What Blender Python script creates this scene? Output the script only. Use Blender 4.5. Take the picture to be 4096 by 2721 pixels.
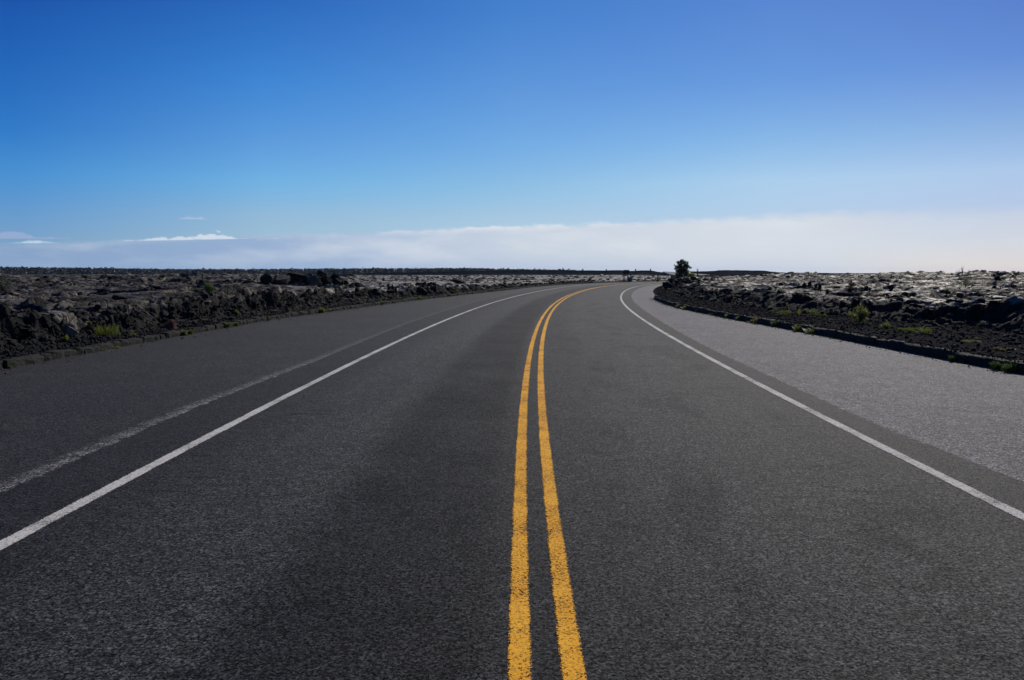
import bpy, math, random
import numpy as np
for _o in list(bpy.data.objects): bpy.data.objects.remove(_o)
scene = bpy.context.scene
R = math.radians

# ============================================================ camera, sky, sun, exposure
cam_d = bpy.data.cameras.new('camera'); cam = bpy.data.objects.new('camera', cam_d)
scene.collection.objects.link(cam); scene.camera = cam
cam_d.sensor_width = 36.0; cam_d.lens = 27.76; cam_d.clip_start = .1; cam_d.clip_end = 20000
cam.location = (0, 0, 1.62); cam.rotation_euler = (R(90 - 5.09), 0, 0)
scene.view_settings.view_transform = 'Standard'; scene.view_settings.look = 'None'
scene.view_settings.exposure = 0.0; scene.view_settings.gamma = 1.0
scene.render.resolution_x = 1024; scene.render.resolution_y = 680

SUN_EL, SUN_AZ = 33.0, 30.0           # degrees; azimuth measured from the view direction towards the right
sd_ = bpy.data.lights.new('sun', 'SUN'); sd_.energy = 4.2; sd_.angle = R(.53); sd_.color = (1, .93, .82)
sun = bpy.data.objects.new('sun', sd_); scene.collection.objects.link(sun)
sun.rotation_euler = (R(90 - SUN_EL), 0, R(180 - SUN_AZ))

class NT:
    """small helper for writing node networks"""
    def __init__(s, tree): s.t = tree; s.n = tree.nodes; s.l = tree.links
    def node(s, typ, ins=None, **props):
        n = s.n.new(typ)
        for k, v in props.items(): setattr(n, k, v)
        for k, v in (ins or {}).items():
            if isinstance(v, bpy.types.NodeSocket): s.l.new(v, n.inputs[k])
            else: n.inputs[k].default_value = v
        return n
    def m(s, op, a, b=None, c=None, clamp=False):
        n = s.n.new('ShaderNodeMath'); n.operation = op; n.use_clamp = clamp
        for i, v in enumerate((a, b, c)):
            if v is None: continue
            if isinstance(v, bpy.types.NodeSocket): s.l.new(v, n.inputs[i])
            else: n.inputs[i].default_value = v
        return n.outputs[0]
    def sm(s, x, a, b, lo=0.0, hi=1.0):
        n = s.node('ShaderNodeMapRange', {0: x, 1: a, 2: b, 3: lo, 4: hi}, interpolation_type='SMOOTHSTEP'); return n.outputs[0]
    def lin(s, x, a, b, lo=0.0, hi=1.0):
        n = s.node('ShaderNodeMapRange', {0: x, 1: a, 2: b, 3: lo, 4: hi}); return n.outputs[0]
    def mix(s, f, a, b, mode='MIX'):
        n = s.n.new('ShaderNodeMix'); n.data_type = 'RGBA'; n.blend_type = mode; n.clamp_factor = True
        for i, v in ((0, f), (6, a), (7, b)):
            if isinstance(v, bpy.types.NodeSocket): s.l.new(v, n.inputs[i])
            elif i == 0: n.inputs[0].default_value = v
            else: n.inputs[i].default_value = (*v[:3], 1)
        return n.outputs[2]
    def comb(s, x, y, z=0.0):
        return s.node('ShaderNodeCombineXYZ', {0: x, 1: y, 2: z}).outputs[0]
    def noise(s, vec, scale, detail=4.0, rough=.55, dist=0.0):
        return s.node('ShaderNodeTexNoise', {'Vector': vec, 'Scale': scale, 'Detail': detail, 'Roughness': rough, 'Distortion': dist}).outputs[0]
    def ramp(s, f, pts):
        n = s.n.new('ShaderNodeValToRGB'); s.l.new(f, n.inputs[0]); e = n.color_ramp.elements
        while len(e) > 1: e.remove(e[-1])
        for i, (p, c) in enumerate(pts):
            q = e[0] if i == 0 else e.new(p)
            q.position = p; q.color = (*c, 1) if len(c) == 3 else c
        return n.outputs[0]

world = bpy.data.worlds.new("World"); scene.world = world; world.use_nodes = True
world.node_tree.nodes.clear(); W = NT(world.node_tree)
sky = W.node('ShaderNodeTexSky', sky_type='NISHITA', sun_disc=False, sun_elevation=R(SUN_EL), sun_rotation=R(SUN_AZ),
             altitude=1200, air_density=1.0, dust_density=.35, ozone_density=3.0)
dirv = W.node('ShaderNodeTexCoord').outputs['Generated']
sx = W.node('ShaderNodeSeparateXYZ', {0: dirv})
X, Y, Z = sx.outputs
AZ = W.m('ARCTAN2', X, Y); EL = Z
# tint of the clear sky: deeper towards the zenith, milky near the sea and towards the sun
SP = [.04, .065, .105, .15, .22, .30]
def skyramp(cols): return W.ramp(W.m('DIVIDE', EL, .45), [(p / .45, c) for p, c in zip(SP, cols)])
T1 = skyramp([(.32, .505, .868), (.28, .51, .872), (.19, .525, .91), (.118, .44, .865), (.086, .37, .825), (.055, .27, .74)])
T2 = skyramp([(.515, .63, .84), (.54, .66, .83), (.41, .715, .93), (.345, .64, .935), (.20, .575, .96), (.13, .428, .868)])
T3 = skyramp([(.58, .644, .81), (.60, .66, .778), (.54, .70, .80), (.46, .685, .86), (.38, .63, .89), (.26, .56, .90)])
T4 = skyramp([(.54, .576, .754), (.59, .61, .732), (.69, .73, .775), (.53, .68, .79), (.365, .555, .81), (.315, .498, .808)])
T5 = skyramp([(.567, .545, .706), (.584, .562, .70), (.67, .66, .74), (.52, .60, .72), (.32, .455, .728), (.245, .385, .69)])
c0 = W.mix(W.lin(AZ, -.553, -.30), T1, T2); c0 = W.mix(W.lin(AZ, -.30, 0), c0, T3); c0 = W.mix(W.lin(AZ, 0, .31), c0, T4); c0 = W.mix(W.lin(AZ, .31, .553), c0, T5)
c0 = W.mix(1.0, sky.outputs[0], c0, 'MULTIPLY')
# long low cloud bank
puff = W.noise(W.comb(W.m('MULTIPLY', AZ, 30), W.m('MULTIPLY', EL, 75)), 1.0, 6, .55)
soft = W.noise(W.comb(W.m('MULTIPLY', AZ, 7), W.m('MULTIPLY', EL, 26)), 1.0, 5, .55)
slow = W.noise(W.comb(W.m('MULTIPLY', AZ, 5), 3.7), 1.0, 2)
etop = W.m('ADD', W.m('ADD', .0555, W.m('MULTIPLY', .044, W.m('MINIMUM', AZ, .42))),
           W.m('ADD', W.m('MULTIPLY', W.m('SUBTRACT', puff, .5), W.lin(AZ, -.4, 0, .005, .015)), W.m('MULTIPLY', W.m('SUBTRACT', slow, .5), .007)))
below = W.m('SUBTRACT', etop, EL)
edge = W.sm(below, 0, W.m('ADD', W.lin(AZ, 0, .5, .0032, .022), W.m('MULTIPLY', W.sm(AZ, -.05, -.35), .004)))
opac = W.m('MULTIPLY', W.sm(AZ, -.65, -.1, .72, .96), W.sm(AZ, .52, .33, .45, 1.0))
mask = W.m('MULTIPLY', edge, opac)
body = W.ramp(W.lin(AZ, -.62, .62), [(0, (2.3, 3.4, 5.7)), (.25, (2.95, 4.15, 6.4)), (.38, (4.4, 5.4, 7.1)), (.5, (5.7, 6.45, 7.5)), (.75, (6.75, 7.15, 7.8)), (1, (6.7, 6.95, 7.5))])
body = W.mix(W.m('MULTIPLY', W.sm(soft, .42, .68), W.sm(AZ, -.5, .1, .35, .75)), body, (7.1, 7.5, 8.1))
body = W.mix(W.m('MULTIPLY', W.sm(EL, .026, .0), W.sm(AZ, .5, .2, .12, .5)), body, W.mix(W.sm(AZ, -.3, .2), (2.6, 3.9, 6.4), (4.7, 5.5, 7.1)))
rim = W.m('MULTIPLY', W.sm(below, .011, .001), W.m('MULTIPLY', W.sm(puff, .38, .6), W.m('MULTIPLY', W.sm(AZ, -.30, .02, .15, .8), W.sm(AZ, .6, .35))))
body = W.mix(rim, body, (7.7, 8.1, 8.6))
c1 = W.mix(mask, c0, body)
# small bright cumulus tops on the left, sitting on the bank
def cumulus(col, a0, a1, e0, slope, h, bright, k, op=1.0):
    mid = (a0 + a1) / 2; half = (a1 - a0) / 2
    base = W.m('ADD', e0, W.m('MULTIPLY', W.m('SUBTRACT', AZ, mid), slope))
    q = W.m('DIVIDE', W.m('SUBTRACT', AZ, mid), half)
    env = W.m('POWER', W.m('MAXIMUM', W.m('SUBTRACT', 1.0, W.m('MULTIPLY', q, q)), 0.0), 1.3)
    nz = W.noise(W.comb(W.m('MULTIPLY', AZ, k), W.m('MULTIPLY', EL, k * 1.6), a0 * 9), 1.0, 4, .5)
    hh = W.m('MULTIPLY', W.m('MULTIPLY', env, h), W.sm(nz, .30, .66, .35, 1.35))
    up = W.sm(W.m('SUBTRACT', W.m('ADD', base, hh), EL), 0, .0030)
    dn = W.sm(W.m('SUBTRACT', EL, base), -.0006, .0006)
    f = W.m('MULTIPLY', W.m('MULTIPLY', up, dn), W.m('MULTIPLY', W.sm(env, 0, .12), op))
    return W.mix(f, col, bright)
c1 = cumulus(c1, -.475, -.30, .0345, .035, .0050, (6.3, 7.1, 8.2), 75, .9)
c1 = cumulus(c1, -.395, -.33, .0362, .03, .0085, (6.4, 7.2, 8.3), 70, .92)
c1 = cumulus(c1, -.305, -.275, .0375, .0, .002, (6.6, 7.4, 8.5), 90)
c1 = cumulus(c1, -.57, -.515, .0285, .02, .0032, (6.2, 7.2, 8.5), 90, .8)
c1 = cumulus(c1, -.62, -.575, .0270, .02, .0026, (6.0, 7.0, 8.4), 90, .7)
c1 = cumulus(c1, -.60, -.50, .0330, .02, .0085, (3.9, 4.5, 6.6), 40, .55)
c1 = cumulus(c1, -.40, -.36, .0585, .0, .0045, (4.9, 5.8, 7.6), 60, .6)
bg = W.node('ShaderNodeBackground', {'Color': c1, 'Strength': .1})
W.node('ShaderNodeOutputWorld', {'Surface': bg.outputs[0]})

# ============================================================ object helpers
C = scene.collection
def tag(o, label=None, cat=None, group=None, kind=None):
    if label: o['label'] = label
    if cat: o['category'] = cat
    if group: o['group'] = group
    if kind: o['kind'] = kind
    return o
def np_mesh(name, V, F, mat=None, smooth=False, parent=None, attrs=None):
    """V (n,3) floats, F (m,k) int array with k = 3 or 4, or a list of such arrays"""
    me = bpy.data.meshes.new(name); V = np.asarray(V, np.float32)
    Fs = F if isinstance(F, list) else [F]; Fs = [np.asarray(f, np.int32) for f in Fs if len(f)]
    me.vertices.add(len(V)); me.vertices.foreach_set('co', V.ravel())
    tot = sum(f.size for f in Fs); cnt = sum(len(f) for f in Fs)
    me.loops.add(tot); me.loops.foreach_set('vertex_index', np.concatenate([f.ravel() for f in Fs]))
    sizes = np.concatenate([np.full(len(f), f.shape[1], np.int32) for f in Fs])
    me.polygons.add(cnt); me.polygons.foreach_set('loop_start', np.concatenate([[0], np.cumsum(sizes)[:-1]]).astype(np.int32))
    me.polygons.foreach_set('use_smooth', np.full(cnt, smooth))
    for k, a in (attrs or {}).items():
        at_ = me.attributes.new(k, 'FLOAT', 'POINT'); at_.data.foreach_set('value', np.asarray(a, np.float32).ravel())
    me.update(calc_edges=True); me.validate()
    if mat: me.materials.append(mat)
    o = bpy.data.objects.new(name, me); C.objects.link(o)
    if parent: o.parent = parent
    return o
def empty(name, loc, rz=0.0):
    o = bpy.data.objects.new(name, None); C.objects.link(o); o.location = loc; o.rotation_euler = (0, 0, rz)
    o.empty_display_size = .2
    return o

# ============================================================ materials
def new_mat(name):
    m = bpy.data.materials.new(name); m.use_nodes = True; m.node_tree.nodes.clear(); return m, NT(m.node_tree)
def finish(N, col, rough, bump=None, bstr=.5, bdist=.01, spec=.5, extra=None):
    ins = {'Base Color': col if isinstance(col, bpy.types.NodeSocket) else (*col, 1), 'Roughness': rough, 'Specular IOR Level': spec}
    b = N.node('ShaderNodeBsdfPrincipled', ins)
    if bump is not None:
        bn = N.node('ShaderNodeBump', {'Height': bump, 'Strength': bstr, 'Distance': bdist}); N.l.new(bn.outputs[0], b.inputs['Normal'])
    sh = b.outputs[0]
    if extra: sh = extra(N, sh)
    N.node('ShaderNodeOutputMaterial', {'Surface': sh}); return b
def attr(N, name): return N.node('ShaderNodeAttribute', attribute_name=name).outputs['Fac']
def objco(N): return N.node('ShaderNodeTexCoord').outputs['Object']

def asphalt():
    m, N = new_mat('asphalt'); P = objco(N); d = attr(N, 'rd'); s = attr(N, 'rs')
    grain = N.noise(P, 95, 3, .75); grain2 = N.noise(P, 34, 3, .7)
    mid = N.noise(P, 1.3, 5, .6); big = N.noise(P, .22, 3, .5)
    lane = N.comb(d, N.m('MULTIPLY', s, .10)); ln = N.noise(lane, 1.4, 4, .6)
    # joints between the carriageway and the older shoulders, ragged
    rag = N.m('MULTIPLY', N.m('SUBTRACT', N.noise(P, 5.5, 5, .7), .5), .22)
    jl = N.m('ADD', N.m('ADD', attr(N, 'jl'), rag), 0.0)       # >0 on the left shoulder
    jr = N.m('ADD', attr(N, 'jr'), N.m('MULTIPLY', rag, 1.2))  # >0 on the right shoulder
    car = N.mix(N.sm(mid, .35, .7), (0.0135, 0.0137, 0.0145), (0.0215, 0.0213, 0.0213))
    # dull polished wheel paths, dark untravelled strip beside the centre line
    path = N.m('MULTIPLY', N.sm(d, -3.1, -2.2), N.sm(d, -1.1, -1.5))
    path2 = N.m('MULTIPLY', N.sm(d, .5, 1.0), N.sm(d, 3.1, 2.3))
    car = N.mix(N.m('MULTIPLY', N.m('ADD', path, N.m('MULTIPLY', path2, .6)), N.sm(ln, .3, .6, .5, 1.0)), car, (0.0350, 0.0345, 0.0325))
    strip = N.m('MULTIPLY', N.m('MULTIPLY', N.sm(d, -1.7, -1.2), N.sm(d, -.15, -.4)), N.sm(N.noise(P, .7, 5, .65), .25, .7, .35, .95))
    car = N.mix(N.m('MULTIPLY', strip, .75), car, (0.0096, 0.0094, 0.0102))
    pt = N.m('MULTIPLY', N.m('MULTIPLY', N.sm(d, .2, .7), N.sm(d, 3.6, 2.6)), N.sm(N.noise(N.comb(N.m('MULTIPLY', d, 1.3), N.m('MULTIPLY', s, .45)), 1.0, 5, .65), .50, .66))
    car = N.mix(N.m('MULTIPLY', pt, .35), car, (.0100, .0100, .0108))
    # fine transverse tears in the surface
    dv = N.m('ADD', d, N.m('MULTIPLY', N.noise(P, 1.1, 2), .8))
    tv = N.noise(N.comb(N.m('MULTIPLY', d, .9), N.m('MULTIPLY', s, 9)), 1.0, 3, .6)
    tw = N.noise(N.comb(N.m('MULTIPLY', d, .7), N.m('MULTIPLY', s, 3.2), 7.0), 1.0, 4, .65)
    tmask = N.m('MULTIPLY', N.sm(N.noise(P, .42, 3, .5), .42, .58), N.m('MULTIPLY', N.sm(N.m('ABSOLUTE', d), 3.6, 2.9), N.sm(N.m('ABSOLUTE', d), .2, .5)))
    tear = N.m('MULTIPLY', N.m('MAXIMUM', N.m('MULTIPLY', N.sm(tv, .58, .66), N.sm(mid, .42, .6)), N.m('MULTIPLY', N.sm(tw, .54, .70), .6)), tmask)
    car = N.mix(N.m('MULTIPLY', tear, .55), car, (.0070, .0070, .0080))
    darkm = N.m('MAXIMUM', N.m('MAXIMUM', N.m('MULTIPLY', strip, .55), N.m('MULTIPLY', pt, .35)), N.m('MULTIPLY', tear, .6))
    outer = N.m('MULTIPLY', N.sm(N.m('ABSOLUTE', d), 3.15, 3.4), .5)
    car = N.mix(outer, car, (.0085, .0086, .0095))
    seam = N.m('MULTIPLY', N.sm(N.m('ABSOLUTE', N.m('ADD', d, .0)), .085, .03), .5)
    car = N.mix(seam, car, (0.0075, 0.0073, 0.0077))
    shl = N.mix(N.sm(mid, .3, .7), (0.0214, 0.0197, 0.0183), (0.0310, 0.0285, 0.0261))
    shl = N.mix(N.sm(N.noise(P, .35, 3, .5), .35, .65), shl, (0.0203, 0.0197, 0.0198))
    lip = N.m('MULTIPLY', N.m('MULTIPLY', N.sm(jl, -.01, .03), N.sm(jl, .26, .03)), N.sm(s, 2, 16, 1.0, .30))
    shl = N.mix(N.m('MULTIPLY', lip, N.sm(N.m('ADD', N.noise(P, 40, 3, .7), N.m('MULTIPLY', N.noise(P, 6, 4, .65), .7)), .70, .96, .10, 1.0)), shl, (.185, .175, .16))
    shr = N.mix(N.sm(N.m('ADD', mid, N.m('MULTIPLY', big, .5)), .5, .95), (0.0760, 0.0725, 0.0758), (0.1086, 0.1026, 0.1078))
    shr = N.mix(N.m('MULTIPLY', N.sm(N.noise(lane, 4.5, 4, .6), .58, .74), .45), shr, (0.0267, 0.0259, 0.0251))
    lipr = N.m('MULTIPLY', N.sm(jr, 0, .03), N.sm(jr, .35, .08))
    shr = N.mix(N.m('MULTIPLY', lipr, .35), shr, (0.1306, 0.1238, 0.1152))
    crk = N.sm(N.m('ABSOLUTE', N.m('SUBTRACT', N.noise(N.comb(N.m('MULTIPLY', d, .8), N.m('MULTIPLY', s, .22)), 1.2, 5, .55), .5)), .006, .001)
    shr = N.mix(N.m('MULTIPLY', crk, .6), shr, (0.0160, 0.0156, 0.0154))
    col = N.mix(N.sm(jl, -.005, .01), car, shl); col = N.mix(N.sm(jr, -.005, .01), col, shr)
    # stone chippings: light and dark aggregate
    def cell(sc):
        v = N.node('ShaderNodeTexVoronoi', {'Vector': P, 'Scale': sc}); return N.node('ShaderNodeSeparateColor', {0: v.outputs['Color']}).outputs[0]
    s1 = cell(98); s2 = cell(44); s3 = cell(13)
    g = N.m('MULTIPLY', N.lin(N.m('POWER', s1, 2.2), 0, 1, .18, 2.85), N.m('MULTIPLY', N.lin(s2, 0, 1, .50, 1.50), N.lin(s3, 0, 1, .80, 1.20)))
    pit = N.sm(N.noise(P, 50, 3, .65), .54, .62); g = N.m('MULTIPLY', g, N.m('SUBTRACT', 1.0, N.m('MULTIPLY', pit, .85)))  # shade inside the pits painted into the grain colour
    g = N.m('MULTIPLY', g, N.sm(N.noise(N.comb(N.m('MULTIPLY', d, 5), N.m('MULTIPLY', s, 14)), 1.0, 4, .7), .52, .66, 1.0, .38))
    gc = N.node('ShaderNodeCombineColor', {0: N.m('MULTIPLY', g, .96), 1: N.m('MULTIPLY', g, .975), 2: N.m('MULTIPLY', g, 1.08)}).outputs[0]
    col = N.mix(1.0, col, gc, 'MULTIPLY')
    bmp = N.m('ADD', N.m('ADD', N.m('MULTIPLY', grain, .5), N.m('MULTIPLY', s1, .35)), N.m('ADD', N.m('MULTIPLY', grain2, .4), N.m('MULTIPLY', lip, -.4)))
    pb = finish(N, col, N.lin(grain, .3, .7, .95, .74), bmp, 1.0, .012, .25)
    sp = N.m('MULTIPLY', N.m('MULTIPLY', N.lin(s1, 0, 1, .08, .40), N.m('SUBTRACT', 1.0, N.m('MULTIPLY', pit, .7))), N.m('SUBTRACT', 1.0, N.m('MULTIPLY', darkm, N.sm(jl, .01, -.01, .0, .85))))
    N.l.new(N.m('MULTIPLY', sp, N.sm(jr, -.01, .02, 1.0, 1.25)), pb.inputs['Specular IOR Level']); return m
M_ASPH = asphalt()

def paint(name, c1, c2, wear):
    m, N = new_mat(name); P = objco(N); u = attr(N, 'u')    # u: 0..1 across the strip
    def cell(sc):
        v = N.node('ShaderNodeTexVoronoi', {'Vector': P, 'Scale': sc}); return N.node('ShaderNodeSeparateColor', {0: v.outputs['Color']}).outputs[0]
    chip = N.noise(P, 60, 3, .75); patch = N.noise(P, 1.6, 5, .65); rag = N.noise(P, 55, 4, .75); big = N.noise(P, 4.5, 4, .6)
    s1 = cell(210); s2 = cell(110)
    col = N.mix(N.sm(patch, .35, .65), c1, c2)
    col = N.mix(N.sm(N.m('ADD', N.m('MULTIPLY', s2, .5), N.m('MULTIPLY', chip, .5)), .5, .25), col, tuple(v * .5 for v in c1))
    edge = N.m('SUBTRACT', .5, N.m('ABSOLUTE', N.m('SUBTRACT', u, .5)))
    miss = N.m('ADD', N.m('ADD', wear, N.m('MULTIPLY', N.m('SUBTRACT', patch, .5), .9)), N.m('ADD', N.m('MULTIPLY', N.m('SUBTRACT', big, .5), .7), N.m('MULTIPLY', N.sm(edge, .15, .01), .40)))
    val = N.m('ADD', N.m('MULTIPLY', s1, .45), N.m('ADD', N.m('MULTIPLY', s2, .30), N.m('MULTIPLY', N.sm(rag, .3, .7), .25)))
    a = N.sm(N.m('SUBTRACT', val, miss), -.02, .03)
    def tr(N, sh):
        t = N.node('ShaderNodeBsdfTransparent')
        return N.node('ShaderNodeMixShader', {0: a, 1: t.outputs[0], 2: sh}).outputs[0]
    finish(N, col, .9, N.m('ADD', chip, N.m('MULTIPLY', s1, .4)), .8, .007, .2, tr); return m
M_YEL = paint('yellow_paint', (.90, .44, .03), (.78, .36, .022), .27)
M_WHT = paint('white_paint', (.60, .58, .54), (.46, .45, .42), .24)

def lava():
    m, N = new_mat('lava'); P = objco(N); sv = attr(N, 'silver'); gr = attr(N, 'gravel'); aa = attr(N, 'aa')
    n1 = N.noise(P, .55, 5, .6); n2 = N.noise(P, 5, 5, .65); n3 = N.noise(P, 28, 4, .7); n4 = N.noise(P, .12, 3, .5)
    crust = N.mix(N.sm(n1, .35, .65), (.085, .072, .060), (.180, .157, .135))
    crust = N.mix(N.sm(n2, .42, .68), crust, (.35, .318, .28))
    crust = N.mix(N.sm(n4, .5, .68), crust, (.085, .068, .052))
    crust = N.mix(N.m('MULTIPLY', attr(N, 'pale'), N.sm(n2, .30, .55, .45, 1)), crust, (.46, .42, .37))  # paler albedo painted where the sun glare falls short
    dark = N.mix(N.sm(n2, .4, .7), (.010, .010, .0105), (.024, .0235, .024))  # fresh rock, darkened further for the shade of the banks
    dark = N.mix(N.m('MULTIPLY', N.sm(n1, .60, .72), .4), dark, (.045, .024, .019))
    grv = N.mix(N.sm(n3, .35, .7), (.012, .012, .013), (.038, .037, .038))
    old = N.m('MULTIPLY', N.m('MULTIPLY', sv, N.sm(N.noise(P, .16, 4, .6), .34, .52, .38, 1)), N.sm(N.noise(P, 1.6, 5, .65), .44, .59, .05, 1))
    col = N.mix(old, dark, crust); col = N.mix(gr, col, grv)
    col = N.mix(aa, col, N.mix(N.sm(N.noise(P, .08, 5, .6), .50, .62), (.0040, .0050, .0085), (.0095, .0105, .0160)))  # ridge lava, with the blue of distant air mixed into its colour
    # fine cracks and ropes in the crust
    rope = N.node('ShaderNodeTexVoronoi', {'Vector': P, 'Scale': 2.6}, feature='DISTANCE_TO_EDGE').outputs['Distance']
    bmp = N.m('ADD', N.m('ADD', n2, N.m('MULTIPLY', n3, .45)), N.m('MULTIPLY', N.sm(rope, 0, .06), 1.2))
    b = finish(N, col, N.lin(old, 0, 1, .95, .60), bmp, .8, .06, .3)
    N.l.new(N.m('MULTIPLY', N.lin(old, 0, 1, .10, .32), N.m('SUBTRACT', 1.0, N.m('MULTIPLY', N.m('MAXIMUM', gr, aa), .98))), b.inputs['Specular IOR Level']); return m
M_LAVA = lava()
def rock(name, a, b, c, rough=.55, spec=.3):
    m, N = new_mat(name); P = objco(N)
    n1 = N.noise(P, 2.5, 5, .65); n2 = N.noise(P, 14, 5, .7)
    col = N.mix(N.sm(n1, .35, .65), a, b); col = N.mix(N.sm(n2, .55, .75), col, c)
    finish(N, col, rough, N.m('ADD', N.m('MULTIPLY', n1, .6), n2), .8, .03, spec); return m
M_ROCK = rock('lava_rock', (.009, .0085, .009), (.018, .017, .0172), (.046, .043, .040), .9, .12)  # albedo lowered to deepen the shadows of the banks
M_ROCKG = rock('grey_lava_rock', (.045, .039, .034), (.085, .074, .064), (.16, .145, .128), .7, .2)
M_RED = rock('red_lava_rock', (.045, .018, .014), (.075, .030, .022), (.11, .055, .045), .9, .15)
M_KERB = rock('kerb_stone', (.014, .0145, .0135), (.027, .027, .025), (.050, .049, .045), .9, .12)
def leaf(name, a, b, tr=.45, rough=.5, sc=6):
    m, N = new_mat(name); P = objco(N); oi = N.node('ShaderNodeObjectInfo').outputs['Random']
    rnd = N.node('ShaderNodeNewGeometry').outputs['Random Per Island']
    col = N.mix(N.m('MULTIPLY', N.m('ADD', rnd, oi), .5), a, b)
    pb = N.node('ShaderNodeBsdfPrincipled', {'Base Color': col, 'Roughness': rough, 'Specular IOR Level': .4})
    tl = N.node('ShaderNodeBsdfTranslucent', {'Color': N.mix(.5, col, tuple(min(1, v * 1.6) for v in b))})
    mx = N.node('ShaderNodeMixShader', {0: tr, 1: pb.outputs[0], 2: tl.outputs[0]})
    N.node('ShaderNodeOutputMaterial', {'Surface': mx.outputs[0]}); return m
M_GRASS = leaf('bright_grass', (.038, .062, .008), (.14, .155, .02), .42)
M_DRY = leaf('dry_grass', (.16, .13, .05), (.28, .20, .08), .4)
M_MOSS = leaf('yellow_moss', (.12, .12, .03), (.22, .19, .05), .3)
M_LEAF = leaf('shrub_leaf', (.018, .042, .010), (.07, .11, .018), .4)
M_OHIA = leaf('tree_leaf', (.016, .036, .014), (.05, .085, .026), .25)
M_OLIVE = leaf('olive_leaf', (.05, .055, .018), (.12, .11, .035), .3)
M_FOR = leaf('forest_leaf', (.007, .017, .014), (.016, .033, .024), .1)
M_BARK = rock('bark', (.05, .04, .03), (.09, .075, .06), (.12, .11, .10), .8)
def plain(name, c, rough=.6, n=.2):
    m, N = new_mat(name); P = objco(N); k = N.noise(P, 9, 4, .6)
    finish(N, N.mix(N.sm(k, .3, .7), c, tuple(v * (1 - n) for v in c)), rough, k, .3, .01, .4); return m
M_SIGN = plain('dark_sign_paint', (.018, .012, .016)); M_POST = plain('dark_post_wood', (.014, .013, .018), .7)
M_BLUE = plain('blue_plastic', (.055, .10, .19), .5); M_PALE = plain('pale_plastic', (.40, .44, .45), .5)
# ============================================================ road axis and terrain shape (metres, numpy only)
EYE = 1.62
KN = [-40, -12, 0, 10, 20, 30, 40, 50, 60, 70, 80, 95, 110, 137, 139, 400]
KV = [.0018, .0018, .00317, .00264, .0026, .00309, .00341, .0029, .00346, .00684, .01158, .01624, .02062, .0243, 0, 0]
DS = .25
SS = np.arange(-36, 260, DS)
_k = np.interp(SS, KN, KV)
_th = np.concatenate([[0], np.cumsum((_k[1:] + _k[:-1]) / 2 * DS)])
_i0 = int(np.argmin(abs(SS + 3)))
TH = _th - _th[_i0] + .00766
_x = np.concatenate([[0], np.cumsum(np.sin((TH[1:] + TH[:-1]) / 2) * DS)])
_y = np.concatenate([[0], np.cumsum(np.cos((TH[1:] + TH[:-1]) / 2) * DS)])
CX = _x - _x[_i0] + .139
CY = _y - _y[_i0] + 3.0

def at(s, d, z=0.0):
    """road coordinates (metres along, metres to the right of the axis) to world"""
    t = np.interp(s, SS, TH)
    return np.interp(s, SS, CX) + d * np.cos(t), np.interp(s, SS, CY) - d * np.sin(t), z

def kerb_l(s): return np.interp(s, [-40, 6, 12, 18, 21, 24, 29, 35, 41, 47, 60, 77, 87, 96, 110, 140, 260],
                                [-8.5, -8.65, -8.75, -8.85, -8.7, -8.4, -8.1, -7.7, -7.15, -6.75, -6.05, -5.75, -5.6, -5.1, -4.9, -4.6, -4.6])
def kerb_r(s): return np.interp(s, [-40, 0, 6.4, 9.6, 13.6, 16.7, 20, 25.6, 28, 31.4, 37, 46, 75, 100, 260],
                                [8.6, 7.9, 7.6, 7.32, 6.98, 6.66, 6.2, 5.6, 5.35, 5.15, 5.02, 5.2, 5.15, 4.6, 4.4])
KERB_L = (-30, 87.5)
KERB_R = (-30, 39.5)

def ss(a, b, x):
    t = np.clip((x - a) / (b - a), 0, 1)
    return t * t * (3 - 2 * t)

# lookup grid for road coordinates
GX0, GY0, GN, GM = -160, -60, 420, 330
_gx, _gy = np.meshgrid(np.arange(GX0, GX0 + GN), np.arange(GY0, GY0 + GM))
_gs = np.zeros(_gx.shape); _gd = np.zeros(_gx.shape)
for _r in range(GM):
    dx = _gx[_r][:, None] - CX[None, ::2]; dy = _gy[_r][:, None] - CY[None, ::2]
    _j = (dx * dx + dy * dy).argmin(1) * 2
    _t = TH[_j]; ax = _gx[_r] - CX[_j]; ay = _gy[_r] - CY[_j]
    _gd[_r] = ax * np.cos(_t) - ay * np.sin(_t)
    _gs[_r] = SS[_j] + ax * np.sin(_t) + ay * np.cos(_t)

def road_sd(x, y):
    fx = np.clip(x - GX0, 0, GN - 1.001); fy = np.clip(y - GY0, 0, GM - 1.001)
    ix = fx.astype(int); iy = fy.astype(int); u = fx - ix; v = fy - iy
    def bl(g): return (g[iy, ix] * (1 - u) + g[iy, ix + 1] * u) * (1 - v) + (g[iy + 1, ix] * (1 - u) + g[iy + 1, ix + 1] * u) * v
    return bl(_gs), bl(_gd)

def hsh(ix, iy, seed):
    h = (ix.astype(np.int64) * 374761393 + iy.astype(np.int64) * 668265263 + seed * 974634777) & 0xffffffff
    h = ((h ^ (h >> 13)) * 1274126177) & 0xffffffff
    h = ((h ^ (h >> 16)) * 2246822519) & 0xffffffff
    return ((h ^ (h >> 15)) & 0xffffff) / float(0xffffff)

def noise(x, y, seed=0):
    ix = np.floor(x); iy = np.floor(y); fx = x - ix; fy = y - iy
    def g(a, b):
        t = hsh(ix + a, iy + b, seed) * 6.2831853
        return np.cos(t) * (fx - a) + np.sin(t) * (fy - b)
    u = fx * fx * fx * (fx * (fx * 6 - 15) + 10); v = fy * fy * fy * (fy * (fy * 6 - 15) + 10)
    a = g(0, 0); b = g(1, 0); c = g(0, 1); d = g(1, 1)
    return ((a + (b - a) * u) * (1 - v) + (c + (d - c) * u) * v) * 1.5

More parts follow.
